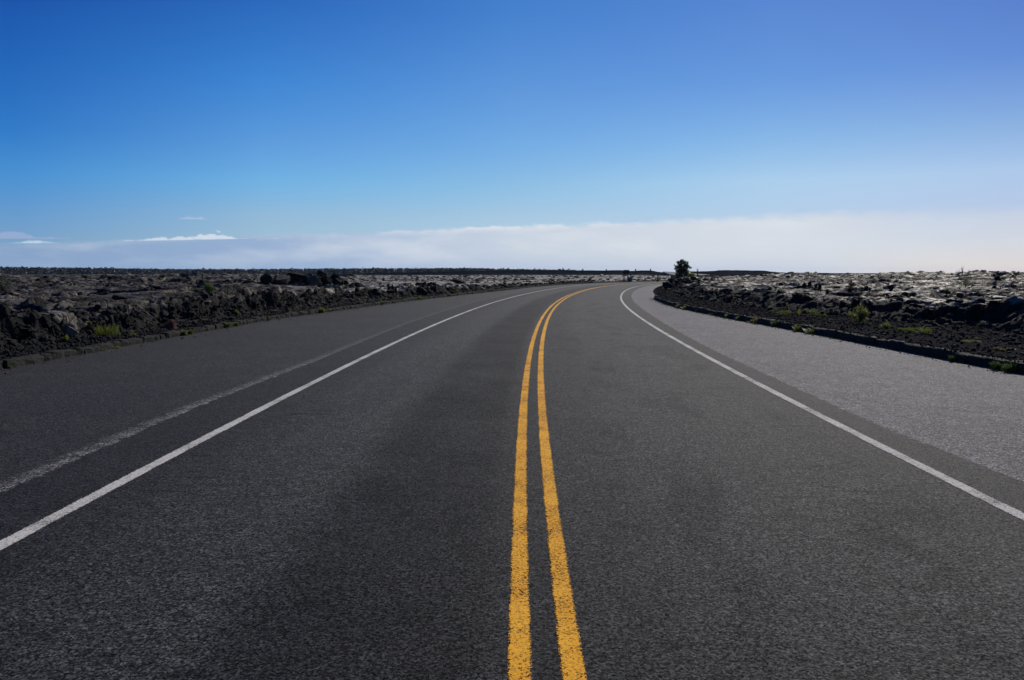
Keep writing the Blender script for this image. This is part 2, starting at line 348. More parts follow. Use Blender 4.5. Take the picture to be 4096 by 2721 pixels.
def fbm(x, y, seed=0, o=4):
    r = 0; a = 1.0
    for k in range(o):
        r = r + a * noise(x * 2 ** k, y * 2 ** k, seed + k * 17); a *= .5
    return r

def slabs(x, y, sc, seed, step, tilt, crack=.07, cdep=.5):
    """broken crust: every cell is a plate with its own height and tilt, gaps between plates"""
    x = x / sc; y = y / sc
    ix = np.floor(x); iy = np.floor(y)
    f1 = np.full(x.shape, 9.0); f2 = np.full(x.shape, 9.0); z = np.zeros(x.shape)
    for a in (-1, 0, 1):
        for b in (-1, 0, 1):
            cx = ix + a; cy = iy + b
            px = cx + .5 + (hsh(cx, cy, seed) - .5) * .9; py = cy + .5 + (hsh(cx, cy, seed + 1) - .5) * .9
            ex = x - px; ey = y - py; dd = np.sqrt(ex * ex + ey * ey)
            zz = (hsh(cx, cy, seed + 2) - .5) * 2 * step + sc * tilt * 2 * (ex * (hsh(cx, cy, seed + 3) - .5) + ey * (hsh(cx, cy, seed + 4) - .5)) * 2
            near = dd < f1
            f2 = np.where(near, f1, np.minimum(f2, dd)); z = np.where(near, zz, z); f1 = np.where(near, dd, f1)
    e = f2 - f1
    return z - step * cdep * 2 * (1 - ss(0, crack, e))

RIDX = [1100, 1350, 1600, 1900, 2100, 2400, 2480, 2510, 2600, 2640, 2700, 2760, 2850, 2950, 3050, 3120, 3160, 3240, 3300, 3380, 3500]
RIDY = [1106, 1098, 1090, 1083, 1081, 1082, 1080.5, 1083, 1082, 1085.5, 1085, 1082, 1080, 1081, 1083, 1090, 1092, 1090.5, 1092, 1099, 1112]
RIDA = (np.array(RIDX) - 2048) / 3159.
RIDE = (1079 - np.array(RIDY)) / 3159.

def wl_(s): return np.interp(s, [0, 7, 9, 12, 20, 30, 50, 80], [2.2, 1.9, 1.5, .8, .7, .6, .5, .5])
def wr_(s): return np.interp(s, [0, 8, 13, 17, 20, 28, 36, 42, 48, 56, 65, 75, 100], [4.4, 4.2, 3.9, 2.8, 2.2, 2.3, 1.5, 1.1, 1.2, 1.1, .9, .8, .7])
def hl_(s): return np.interp(s, [-30, 6, 12, 20, 27, 33, 40, 55, 75, 95, 130], [.62, .64, .72, .86, .85, .60, .42, .26, .17, .12, .1])
def hr_(s): return np.interp(s, [-30, 6, 14, 20, 28, 40, 60, 80, 110, 140], [.9, .86, .8, .68, .58, .48, .44, .50, .3, .2])

def lobes(x, y, sc, seed, h):
    """pahoehoe toes: low pillows that meet in narrow creases"""
    x = x / sc; y = y / sc; ix = np.floor(x); iy = np.floor(y); f1 = np.full(x.shape, 9.0); f2 = f1.copy(); w = np.zeros(x.shape)
    for a in (-1, 0, 1):
        for b in (-1, 0, 1):
            cx = ix + a; cy = iy + b; ex = x - cx - .5 - (hsh(cx, cy, seed) - .5) * .9; ey = y - cy - .5 - (hsh(cx, cy, seed + 1) - .5) * .9
            dd = np.sqrt(ex * ex + ey * ey); near = dd < f1; f2 = np.where(near, f1, np.minimum(f2, dd)); w = np.where(near, hsh(cx, cy, seed + 2), w); f1 = np.where(near, dd, f1)
    return h * (ss(0, .5, f2 - f1) ** .6 * (.4 + .9 * w) - .5)

def bumpf(x, y, cx, cy, rx, ry, h, p=1.0):
    q = ((x - cx) / rx) ** 2 + ((y - cy) / ry) ** 2
    return h * np.exp(-q ** p)

def ground(x, y, detail=True):
    """height, crust tone (0 fresh rock darkened for bank shade .. 1 weathered silver crust), gravel mask"""
    x = np.asarray(x, float); y = np.asarray(y, float)
    r = np.hypot(x, y); yy = np.maximum(y, 1e-3); az = np.where(y > 1, x / yy, np.sign(x) * 3)
    s, d = road_sd(x, y)
    kl = kerb_l(s); kr = kerb_r(s)
    el = kl - d; er = d - kr
    left = el > er
    e = np.where(left, el, er) - .12
    side_w = np.where(left, wl_(s), wr_(s)) + .55 * noise(x / 2.3, y / 2.3, 5)
    side_w = np.maximum(side_w, .25)
    hh = np.where(left, hl_(s), hr_(s))
    # far trend of each field
    wmix = ss(-.30, -.16, az)
    tl = (hl_(s) + (.74 - hl_(s)) * ss(2, 14, e) + .13 * ss(20, 90, e)) * (1 - wmix) + (hl_(s) + (.24 - hl_(s)) * ss(5, 60, e)) * wmix
    amp = np.interp(az, [.16, .2, .3, .45, .6, .8], [.5, .64, .88, 1.08, 1.24, 1.28])
    tr = hh + (amp - hh) * ss(24, 76, r)
    tr = np.where(s > 118, np.minimum(tr, .2 + (tr - .2) * (1 - ss(118, 132, s))), tr)
    base = np.where(left, tl, tr)
    # beyond about 90-170 m everything sinks gently, then the dark ridges stand up
    drop = np.where(left & (az < -.2), ss(115, 420, r) * 3.6, np.where(az > .2, ss(82, 150, r) * 2.6, ss(185, 420, r) * 2.6))
    base = base - drop
    re = np.interp(az, RIDA, RIDE)
    rz = EYE - .12 + re * 300 + (.10 * fbm(x / 9, y / 9, 71, 3) + .05 * noise(x / 2.5, y / 2.5, 72))
    rw = ss(212, 298, r + 26 * noise(x / 45, y / 45, 40)) * (1 - ss(325, 420, r))
    inr = (az > RIDA[0]) & (az < RIDA[-1]) & (y > 0)
    onr = np.where(inr, rw, 0)
    base = np.where(inr, base + np.maximum(rz - base, 0) * rw, base)
    # saddle for the far stretch of road
    m = ss(.176, .19, az) * (1 - ss(.236, .262, az)) * (1 - ss(318, 345, r)) * ss(150, 175, r)
    base = base * (1 - m) + np.minimum(base, EYE - r * 24 / 3159.) * m
    # tumulus and mounds on the left field
    if detail:
        base = base + bumpf(x, y, -11.9, 44.6, 2.7, 1.6, .50, 1.6) + bumpf(x, y, -14.9, 42.3, 2.4, 2.0, .34, 1.4) \
             + bumpf(x, y, -22, 62, 7, 4, .2) + bumpf(x, y, -30, 55, 5, 3, .22) + bumpf(x, y, 20.5, 62, 7, 3, .12) + bumpf(x, y, 27, 47, 6, 3, .10)
    verge = np.where(left, .11, .15) + .05 * ss(.2, 1.5, e) + .02 * noise(x / .7, y / .7, 9)
    verge = np.where((~left) & (s > 39), .03 + .12 * ss(.1, 1.2, e), verge)
    verge = np.where(left & (s > 87), .03 + .07 * ss(.1, 1.0, e), verge)
    bw = np.where(left, 1.1, 1.9) + .5 * noise(x / 1.7, y / 1.7, 11)
    t = np.clip((e - side_w) / bw, 0, 1)
    # the bank is stepped, not a ramp
    t2 = t + .13 * np.sin(t * 12.566 + 3 * noise(x / .9, y / .9, 13)) * (t > 0) * (t < 1)
    t2 = np.clip(t2, 0, 1)
    z = verge + (base - verge) * t2
    onp = ss(.55, 1, t)
    if detail:
        wx = x + .30 * noise(x / .9, y / .9, 21); wy = y + .30 * noise(x / .9, y / .9, 22)
        rough = ss(-.35, .25, fbm(x / 8, y / 8, 31, 3))
        amp2 = ss(0, .25, t) * (1 - .75 * onr)
        far = 1 + .35 * ss(40, 90, r) - .75 * ss(95, 150, r)
        sw = fbm(x / 4.2, y / 4.2, 33, 4) * .13 + .05 * fbm(x / 17, y / 17, 35, 2)
        st = .085; q = sw / st; fq = q - np.floor(q)
        det = (st * (np.floor(q) + ss(.35, .5, fq)) * .75 + sw * .25) * far
        det = det + slabs(wx, wy, 3.1, 41, .045, .06, .05, .5) * (.4 + .6 * rough) * far
        det = det + (lobes(wx, wy, 1.9, 141, .09) + lobes(wx + 3.3, wy, .75, 145, .030)) * (1.1 - .8 * rough) * far
        det = det + slabs(wx, wy, 1.05, 51, .040, .09, .10, .8) * (.10 + .95 * rough) * far
        det = det + slabs(wx, wy, .42, 61, .028, .20, .14, .6) * (.12 + 1.0 * rough) * (1 - ss(45, 90, r))
        bk = ss(0, .1, t) * (1 - ss(.8, 1, t))
        det = det + bk * (slabs(wx, wy, .62, 81, .10, .26, .08, .4) * np.where(left, 1, .6) + .08 * fbm(x / 1.1, y / 1.1, 83, 3))
        det = det * (.72 + .28 * ss(30, 70, r)) * np.where(bk > 0, 1.2, 1) - .03
        lim = np.where(t > 0, 1, 0) * (1 - ss(170, 260, r))
        z = z + det * amp2 * lim * np.clip((base - verge) / .25, .35, 1)
        z = z + (1 - amp2) * .012 * noise(x / .18, y / .18, 91)
        z = z + onr * (.35 * slabs(x, y, 5, 95, .35, .05) + .5 * .3 * fbm(x / 6, y / 6, 96, 3)) * .5
    inside = e < 0
    z = np.where(inside, np.where(e < -.12, -.25, .0 - .25 * ss(0, -.12, e)), z)
    z = np.where(r > 1000, -2.6 - (r - 1000) * .0062, np.where(r > 420, np.minimum(z, -.8), z))
    silver = onp * (1 - onr)  # bank faces stay dark: fresh rock, with their shade put into the colour
    grav = (t <= 0.02) & ~inside
    return z, silver, grav, t, onr, e, left, s
# ============================================================ ground sheet
def grid_faces(nr, nc, wrap=False):
    i, j = np.meshgrid(np.arange(nr - 1), np.arange(nc if wrap else nc - 1), indexing='ij')
    j2 = (j + 1) % nc
    return np.stack([i * nc + j, i * nc + j2, (i + 1) * nc + j2, (i + 1) * nc + j], -1).reshape(-1, 4)

QUICK = False
NC, NR = (560, 700) if QUICK else (1180, 1500)
azs = np.concatenate([np.linspace(-180, -52, 60, endpoint=False), np.linspace(-52, 48, NC, endpoint=False), np.linspace(48, 180, 60, endpoint=False)]) * math.pi / 180
rs = np.concatenate([np.exp(np.linspace(math.log(5.5), math.log(130), NR)), np.exp(np.linspace(math.log(130.4), math.log(3000), 380))])
RR, AA = np.meshgrid(rs, azs, indexing='ij')
gx = (RR * np.sin(AA)).ravel(); gy = (RR * np.cos(AA)).ravel()
gz, silver, grav, bank_t, onr, e_, left_, s_ = ground(gx, gy)
sv = silver * np.where(left_, .60 + .36 * ss(-.40, -.12, np.arctan2(gx, np.maximum(gy, .01))), .92)  # left crust toned by bearing: its weaker glare is put into the colour
# the sheet runs clockwise seen from above, so faces are wound the other way round
GF = grid_faces(len(rs), len(azs), True)[:, ::-1]
g = np_mesh('ground', np.stack([gx, gy, gz], 1), GF, M_LAVA, True, attrs={'pale': left_ * ss(-.34, -.10, np.arctan2(gx, np.maximum(gy, .01))) * (gy > 0) * ss(30, 55, np.hypot(gx, gy)), 'silver': sv, 'gravel': grav.astype(float), 'aa': np.maximum(ss(0, .10, onr), (gz < 9) * ss(330, 500, np.hypot(gx, gy)))})  # pale: patch by bearing and distance that replaces missing sun glare
tag(g, kind='structure')
def gz_at(x, y): return float(ground(np.array([x]), np.array([y]))[0][0])

# ============================================================ road surface and painted lines
def strip(name, s0, s1, step, dl, dr, n, z, mat, extra=None, crown=0.0):
    S = np.arange(s0, s1 + step / 2, step); U = np.linspace(0, 1, n)
    Sg, Ug = np.meshgrid(S, U, indexing='ij'); L = dl(Sg) if callable(dl) else dl; Rr = dr(Sg) if callable(dr) else dr
    D = L + (Rr - L) * Ug; x, y, _ = at(Sg, D)
    a = {'rd': D, 'rs': Sg, 'u': Ug}
    if extra: a.update({k: f(Sg, D) for k, f in extra.items()})
    return np_mesh(name, np.stack([x.ravel(), y.ravel(), np.full(x.size, z)], 1), grid_faces(len(S), n)[:, ::-1], mat, attrs={k: v.ravel() for k, v in a.items()})
JL = lambda s, d: np.interp(s, [-30, 0, 3, 8, 17, 34, 90], [-3.9, -3.9, -3.97, -3.88, -4.05, -4.19, -4.2]) - d
JR = lambda s, d: d - np.interp(s, [-30, 0, 2, 11, 24, 40, 62, 110], [3.76, 3.75, 3.62, 3.58, 3.75, 3.81, 3.95, 4.1])
rd = strip('road', -30, 240, .5, lambda s: kerb_l(s) - .14, lambda s: kerb_r(s) + .14, 25, 0.0, M_ASPH, {'jl': JL, 'jr': JR})
tag(rd, kind='structure')
for c in (-.108, .108):
    o = strip('yellow_line', -30, 240, .5, c - .051, c + .051, 3, .004, M_YEL); tag(o, kind='structure')
for c in (-3.165, 3.20):
    o = strip('white_line', -30, 240, .5, c - .058, c + .058, 3, .004, M_WHT); tag(o, kind='structure')

# far stretch of the road on the slope between the two dark ridges
def far_road():
    near = [(2745, 1103.0, 178), (2712, 1101.0, 192), (2688, 1099.0, 205), (2676, 1096.5, 228), (2664, 1092.5, 252), (2655, 1089, 280), (2649, 1086.6, 312)]
    farr = [(2840, 1099, 188), (2790, 1095, 205), (2745, 1091.5, 228), (2712, 1089, 250), (2690, 1087.6, 272), (2668, 1086.6, 295), (2650, 1086.0, 318)]
    V = []
    for L in (near, farr):
        for u, v, D in L: V.append(((u - 2048) / 3159 * D, D, EYE - (v - 1079) * D / 3159))
    n = len(near); F = [(i, n + i, n + i + 1, i + 1) for i in range(n - 1)]
    V = np.array(V); S = np.concatenate([np.linspace(0, 130, n)] * 2); D = np.concatenate([np.full(n, -2.), np.full(n, 2.)])
    # skirt so that the embankment is solid
    V2 = V.copy(); V2[:, 2] -= 2.5; V = np.concatenate([V, V2]); F = np.array(F)[:, ::-1].tolist() + [(i, i + 1, i + 1 + 2 * n, i + 2 * n) for i in range(n - 1)]
    z = np.zeros(4 * n)
    o = np_mesh('road', V, np.array(F), M_ASPH, attrs={'rd': np.full(4 * n, 5.), 'rs': np.concatenate([S, S]), 'jl': z - 5, 'jr': z + 3}); tag(o, kind='structure')
far_road()

# ============================================================ kerbs of rough stone blocks
rng = np.random.default_rng(7)
def kerb(name, fn, s0, s1, side, top, wid, gap, lo, hi, rough):
    V = []; F = []; s = s0
    while s < s1:
        L = rng.uniform(lo, hi); g_ = rng.uniform(.3, 1) * gap
        t = top + rng.uniform(-1, 1) * rough; off = rng.uniform(-1, 1) * rough * .7; w = wid * rng.uniform(.9, 1.12)
        n = 4; b = .022 if rough > .01 else .012
        # cross-section from the road face over the top to the back
        prof = [(0, -.08), (-.004, t * .5), (0.004, t - b), (b, t), (w * .5, t + .004), (w - b, t - .004), (w, t - b * 1.5), (w, -.08)]
        base = len(V)
        for i in range(n):
            u = i / (n - 1); sc = s + g_ + (L - g_) * u
            sh = b * .6 if i in (0, n - 1) else 0
            for k, (pd, pz) in enumerate(prof):
                d = float(fn(sc)) + side * (pd + off + (sh if k < 3 else -sh if k > 5 else 0) + rng.uniform(-1, 1) * rough * .55)
                x, y, _ = at(sc, d); V.append((float(x), float(y), pz - (sh if 1 < k < 7 else 0) + (rng.uniform(-1, 1) * rough * .5 if k not in (0, 7) else 0)))
        m = len(prof)
        for i in range(n - 1):
            for k in range(m - 1):
                q = (base + i * m + k, base + i * m + k + 1, base + (i + 1) * m + k + 1, base + (i + 1) * m + k)
                F.append(q if side > 0 else q[::-1])
        for i, rv in ((0, False), (n - 1, True)):
            for a_, b_, c_, d_ in ((0, 1, 6, 7), (1, 2, 5, 6), (2, 3, 4, 5)):
                q = tuple(base + i * m + z_ for z_ in (a_, b_, c_, d_)); F.append(q[::-1] if (rv ^ (side > 0)) else q)
        s += L
    o = np_mesh(name, np.array(V), np.array(F), M_KERB); return tag(o, kind='structure')
kerb('kerb', kerb_l, *KERB_L, -1, .13, .25, .045, .22, .60, .026)
kerb('kerb', kerb_r, *KERB_R, 1, .17, .24, .014, .3, 1.0, .016)

# ============================================================ loose rock
def ico(sub=1):
    t = (1 + 5 ** .5) / 2
    V = [(-1, t, 0), (1, t, 0), (-1, -t, 0), (1, -t, 0), (0, -1, t), (0, 1, t), (0, -1, -t), (0, 1, -t), (t, 0, -1), (t, 0, 1), (-t, 0, -1), (-t, 0, 1)]
    F = [(0, 11, 5), (0, 5, 1), (0, 1, 7), (0, 7, 10), (0, 10, 11), (1, 5, 9), (5, 11, 4), (11, 10, 2), (10, 7, 6), (7, 1, 8), (3, 9, 4), (3, 4, 2), (3, 2, 6), (3, 6, 8), (3, 8, 9), (4, 9, 5), (2, 4, 11), (6, 2, 10), (8, 6, 7), (9, 8, 1)]
    V = [np.array(v) / np.linalg.norm(v) for v in V]
    for _ in range(sub):
        c = {}; G = []
        def mid(a, b):
            k = (min(a, b), max(a, b))
            if k not in c: p = V[a] + V[b]; V.append(p / np.linalg.norm(p)); c[k] = len(V) - 1
            return c[k]
        for a, b, d in F:
            x, y, z = mid(a, b), mid(b, d), mid(d, a); G += [(a, x, z), (b, y, x), (d, z, y), (x, y, z)]
        F = G
    return np.array(V), np.array(F)
ICO1 = ico(1); ICO2 = ico(2); ICO3 = ico(3)
def rock_shape(r, base, cuts=9, box=.6, rough=.04):
    V, F = base; V = V.copy()
    p = 2 + 5 * box; nrm = (np.abs(V) ** p).sum(1) ** (1 / p); V = V / nrm[:, None]           # from ball towards block
    for _ in range(cuts):
        n = r.normal(size=3); n /= np.linalg.norm(n); lim = r.uniform(.62, .95)
        h = V @ n; V = V - np.where(h > lim, h - lim, 0)[:, None] * n
    V = V + r.normal(size=V.shape) * rough
    return V, F
def rotm(r, tilt=.35):
    a = r.uniform(0, 6.283); b, c = r.normal(size=2) * tilt
    Rz = np.array([[math.cos(a), -math.sin(a), 0], [math.sin(a), math.cos(a), 0], [0, 0, 1]])
    Rx = np.array([[1, 0, 0], [0, math.cos(b), -math.sin(b)], [0, math.sin(b), math.cos(b)]])
    Ry = np.array([[math.cos(c), 0, math.sin(c)], [0, 1, 0], [-math.sin(c), 0, math.cos(c)]])
    return Rx @ Ry @ Rz
LIB = [rock_shape(rng, ICO1, 8, rng.uniform(.6, 1.6), .04) for _ in range(14)]
LIB0 = [rock_shape(rng, ico(0), 3, .4, .10) for _ in range(6)]
LIB2 = [rock_shape(rng, ICO2, 12, rng.uniform(1.0, 1.8), .018) for _ in range(14)]
def scatter(name, xs, ys, sizes, lib, mat, flat=(.35, .9), sink=.3, tilt=.35):
    zs = ground(xs, ys)[0]; V = []; F = []; n = 0
    for x, y, z, s in zip(xs, ys, zs, sizes):
        v, f = lib[rng.integers(len(lib))]
        fl = rng.uniform(*flat); v = (v * np.array([1, rng.uniform(.55, 1), fl])) @ rotm(rng, tilt).T * s / 2
        V.append(v + (x, y, z + s * fl * (.5 - sink))); F.append(f + n); n += len(v)
    o = np_mesh(name, np.concatenate(V), np.concatenate(F), mat); return tag(o, kind='stuff')
def along(n, s0, s1, e0, e1, side, pw=1.0):
    s = s0 + (s1 - s0) * rng.random(n) ** pw; e = rng.uniform(e0, e1, n)
    d = np.where(side < 0, kerb_l(s) - .3 - e, kerb_r(s) + .3 + e); x, y, _ = at(s, d)
    wid = wl_(s) if side < 0 else wr_(s)
    return x, y, e, wid, s
def bank_band(n, s0, s1, side, a, b, pw=1.0):
    s = s0 + (s1 - s0) * rng.random(n) ** pw; w = wl_(s) if side < 0 else wr_(s)
    e = w + rng.uniform(a, b, n); d = np.where(side < 0, kerb_l(s) - .12 - e, kerb_r(s) + .12 + e); x, y, _ = at(s, d)
    return x, y
# broken blocks along the road cuts
x, y = bank_band(2300, 2, 50, -1, -.4, .95, 1.2); scatter('rock_rubble', x, y, .04 + .19 * rng.random(2300) ** 2.6, LIB, M_ROCK, (.25, .8), .45, .35)
x, y = bank_band(110, 4, 36, -1, -.15, .5); scatter('rock_rubble', x, y, rng.uniform(.2, .48, 110), LIB2, M_ROCK, (.22, .6), .62, .14)
x, y = bank_band(900, 4, 90, 1, -.5, 2.2, 1.0); scatter('rock_rubble', x, y, .06 + .28 * rng.random(900) ** 2.5, LIB, M_ROCK, (.35, .8), .35, .3)
x, y = bank_band(500, 40, 90, -1, -.2, 1.6); scatter('rock_rubble', x, y, .10 + .35 * rng.random(500) ** 2, LIB, M_ROCK, (.4, .9), .35, .3)
x, y = bank_band(200, 52, 76, 1, -.1, 1.2); scatter('rock_rubble', x, y, .12 + .3 * rng.random(200) ** 1.5, LIB2, M_ROCK, (.5, .9), .3, .2)
# plates and lumps strewn over the lava fields
def field(n, r0, r1, a0, a1, lo, hi, lib, mat, pw=2.4, flat=(.18, .55)):
    r = np.exp(rng.uniform(math.log(r0), math.log(r1), n)); a = rng.uniform(a0, a1, n); x = a * r / np.sqrt(1 + a * a); y = r / np.sqrt(1 + a * a)
    q = ground(x, y); ok = (q[3] > .6) & (fbm(x / 7, y / 7, 31, 3) + rng.normal(size=n) * .25 > -.15)
    x = x[ok]; y = y[ok]; k = len(x)
    scatter('rock_rubble', x, y, lo + (hi - lo) * rng.random(k) ** pw, lib, mat, flat, .3, .22)
field(2600, 15, 95, -1.0, .20, .07, .50, LIB, M_ROCKG, 2.8, (.12, .35))
field(1500, 18, 120, -1.0, .20, .10, .5, LIB, M_ROCK, 2.8, (.2, .5))
field(2200, 17, 85, .20, .95, .06, .45, LIB, M_ROCKG, 2.8, (.12, .35))
field(1300, 17, 80, .20, .95, .07, .36, LIB, M_ROCK, 2.8, (.3, .8))
field(2500, 95, 190, -.45, .22, .3, 1.1, LIB, M_ROCKG, 2.4, (.15, .4))
# broken slabs heaped on the tumulus of the left field
def heap(n, cx, cy, sx, sy, lo, hi, mat, flat):
    x = cx + rng.normal(size=n) * sx; y = cy + rng.normal(size=n) * sy; scatter('rock_rubble', x, y, rng.uniform(lo, hi, n), LIB2, mat, flat, .25, .5)
heap(90, -11.2, 44.2, 1.25, .55, .25, .75, M_ROCK, (.35, .8)); heap(40, -11.4, 43.6, 1.4, .5, .2, .5, M_ROCKG, (.25, .6)); heap(50, -14.6, 42.2, .9, .6, .2, .5, M_ROCKG, (.15, .3))
# small stones of the verges
def pebbles(n, s0, s1, side, pw, lo, hi):
    s = s0 + (s1 - s0) * rng.random(n) ** pw; w = (wl_(s) if side < 0 else wr_(s)) + .5
    e = .28 + rng.random(n) * w; d = np.where(side < 0, kerb_l(s) - e, kerb_r(s) + e); x, y, _ = at(s, d)
    scatter('gravel', x, y, lo + (hi - lo) * rng.random(n) ** 3, LIB0, M_ROCK, (.5, 1), .3, .6)
pebbles(9000, 4, 34, -1, 1.3, .018, .11); pebbles(12000, 4, 44, 1, 1.3, .018, .10)
pebbles(900, 34, 86, -1, 1, .04, .14); pebbles(1500, 40, 75, 1, 1, .04, .14)

# grit spilled over the kerbs and lying along their feet
def spill(n, s0, s1, side, e0, e1, z, lo, hi):
    s = rng.uniform(s0, s1, n); e = e0 + (e1 - e0) * rng.random(n) ** 1.8; d = np.where(side < 0, kerb_l(s) + e, kerb_r(s) - e); x, y, _ = at(s, d); V = []; F = []; k = 0
    for a, c in zip(x, y):
        v, f = LIB0[rng.integers(len(LIB0))]; q = lo + (hi - lo) * rng.random() ** 3; v = v @ rotm(rng, .6).T * q / 2; V.append(v + (a, c, z + q * .25)); F.append(f + k); k += len(v)
    tag(np_mesh('gravel', np.concatenate(V), np.concatenate(F), M_ROCKG if z < .05 else M_ROCK), kind='stuff')
spill(2600, 3, 60, -1, .0, .55, .0, .008, .04); spill(1800, 3, 40, 1, .0, .35, .0, .008, .035)
spill(1800, 3, 60, -1, -.24, -.02, .135, .015, .05); spill(2200, 3, 39, 1, -.24, -.01, .175, .015, .05)

# ============================================================ plants
class MB:
    def __init__(s): s.V = []; s.F = []; s.n = 0
    def add(s, v, f): s.V.append(np.asarray(v, float)); s.F.append(np.asarray(f) + s.n); s.n += len(v)
    def tube(s, pts, rads, k=5):
        pts = np.asarray(pts, float); v = []; f = []
        for i, p in enumerate(pts):
            t = pts[min(i + 1, len(pts) - 1)] - pts[max(i - 1, 0)]; t = t / (np.linalg.norm(t) + 1e-9)
            a = np.cross(t, (0, .3, 1) if abs(t[2]) < .9 else (1, 0, 0)); a /= np.linalg.norm(a); b = np.cross(t, a)
            for j in range(k): q = j * 6.28318 / k; v.append(p + rads[i] * (math.cos(q) * a + math.sin(q) * b))
        for i in range(len(pts) - 1):
            for j in range(k): f.append((i * k + j, i * k + (j + 1) % k, (i + 1) * k + (j + 1) % k, (i + 1) * k + j))
        c = len(v); v.append(pts[-1]); f += [((len(pts) - 1) * k + j, (len(pts) - 1) * k + (j + 1) % k, c, c) for j in range(k)]
        s.add(v, f)
    def box(s, x0, x1, y0, y1, z0, z1, bev=.0):
        v = [(x, y, z) for z in (z0, z1) for x, y in ((x0, y0), (x1, y0), (x1, y1), (x0, y1))]
        s.add(v, [(0, 3, 2, 1), (4, 5, 6, 7), (0, 1, 5, 4), (1, 2, 6, 5), (2, 3, 7, 6), (3, 0, 4, 7)])
    def build(s, name, mat, parent=None, smooth=False):
        F = np.concatenate(s.F) if s.F else np.zeros((0, 4), int)
        V = np.concatenate(s.V)
        tri = (F[:, 2] == F[:, 3]) if F.shape[1] == 4 else np.zeros(len(F), bool)
        Fs = [F[~tri]] + ([F[tri][:, :3]] if tri.any() else [])
        return np_mesh(name, V, Fs, mat, smooth, parent)
def leaves(mb, r, centres, spread, n, size, up=.25, aspect=.5):
    c = centres[r.integers(len(centres), size=n)] + r.normal(size=(n, 3)) * spread
    d = r.normal(size=(n, 3)); d[:, 2] += up; d /= np.linalg.norm(d, axis=1)[:, None]
    e = np.cross(d, r.normal(size=(n, 3))); e /= np.linalg.norm(e, axis=1)[:, None]
    L = size * r.uniform(.6, 1.3, n)[:, None]; w = L * aspect
    nn = np.cross(d, e)
    v = np.stack([c - d * L / 2, c + e * w / 2 + nn * w * .15, c + d * L / 2, c - e * w / 2 + nn * w * .15], 1).reshape(-1, 3)
    mb.add(v, np.arange(4 * n).reshape(-1, 4))

def tuft(r, h, w, n, mat, lean=.6, bw=.016):
    """grass or fern tuft of curved blades"""
    mb = MB()
    for i in range(n):
        a = r.uniform(0, 6.283); l = h * r.uniform(.5, 1.08); bx, by = r.normal(size=2) * w * .16
        out = min(w * .5, l) * r.uniform(.1, 1.0) * lean * 1.5; c, s_ = math.cos(a), math.sin(a)
        px, py = -s_, c; v = []
        for k in range(4):
            t = k / 3; q = out * t ** 1.7; z = l * (t - .22 * t * t * (out / (l + 1e-6))); wd = bw * (1 - t ** 1.5 * .92) * r.uniform(.8, 1.2)
            v += [(bx + c * q + px * wd, by + s_ * q + py * wd, z - .02 * (k == 0)), (bx + c * q - px * wd, by + s_ * q - py * wd, z - .02 * (k == 0))]
        mb.add(v, [(2 * k, 2 * k + 1, 2 * k + 3, 2 * k + 2) for k in range(3)])
    return mb
def fern(r, h, w, n, mat):
    """upright sword-fern fronds with short leaflets both sides"""
    mb = MB()
    for i in range(n):
        a = r.uniform(0, 6.283); l = h * r.uniform(.55, 1.05); bx, by = r.normal(size=2) * w * .22
        out = w * .35 * r.uniform(0, 1); c, s_ = math.cos(a), math.sin(a); K = 9
        q = r.uniform(0, 3.14); px, py = math.cos(q), math.sin(q)
        for k in range(K):
            t = (k + .6) / K; cx = bx + c * out * t * t; cy = by + s_ * out * t * t; z = l * t; ll = .045 * math.sin(3.14 * min(1, t * .85 + .12)) + .008
            for sg in (-1, 1):
                mb.add([(cx, cy, z), (cx + sg * px * ll * .5, cy + sg * py * ll * .5, z + .022), (cx + sg * px * ll, cy + sg * py * ll, z + .018), (cx + sg * px * ll * .5, cy + sg * py * ll * .5, z - .006)], [(0, 1, 2, 3)])
        mb.tube([(bx, by, -.03), (bx + c * out * .25, by + s_ * out * .25, l * .5), (bx + c * out, by + s_ * out, l)], [.004, .003, .001], 3)
    return mb
def shrub(name, r, h, w, lf, leafmat, nl=700, lsize=.05, stems=7, base=.12, leafy=1.0, loc=(0, 0, 0), dens=.10):
    root = empty(name, loc); st = MB(); tips = []
    for i in range(stems):
        a = r.uniform(0, 6.283); rr_ = w * .5 * math.sqrt(r.uniform(.02, 1)); top = h * r.uniform(.55, 1.0) * (1 - .35 * (rr_ / (w * .5)) ** 2)
        p0 = np.array([0, 0, -.05]); p3 = np.array([math.cos(a) * rr_, math.sin(a) * rr_, top]); p1 = p0 * .6 + p3 * .4 + np.array([0, 0, h * .08]) + r.normal(size=3) * w * .04
        p1b = p0 * .3 + p3 * .7 + r.normal(size=3) * w * .05
        st.tube([p0, p1, p1b, p3], [.018 * h, .013 * h, .008 * h, .004 * h], 4)
        for t in (0, .2, .45, .7, 1): tips.append(p1 * (1 - t) + p3 * t)
        for _ in range(3):
            q = p1b + (p3 - p1b) * r.random(); e = q + r.normal(size=3) * (w * .16, w * .16, h * .13); st.tube([q, e], [.006 * h, .003 * h], 3); tips += [e, (q + e) / 2]
    st.build('stem', M_BARK, root)
    if leafy > 0:
        lv = MB(); t = np.array([q for q in tips if q[2] > base * h]); leaves(lv, r, t, (w * dens, w * dens, h * dens), int(nl * leafy), lsize); 
        for V in lv.V: V[:, 2] = np.maximum(V[:, 2], .01)
        lv.build('foliage', leafmat, root)
    return root
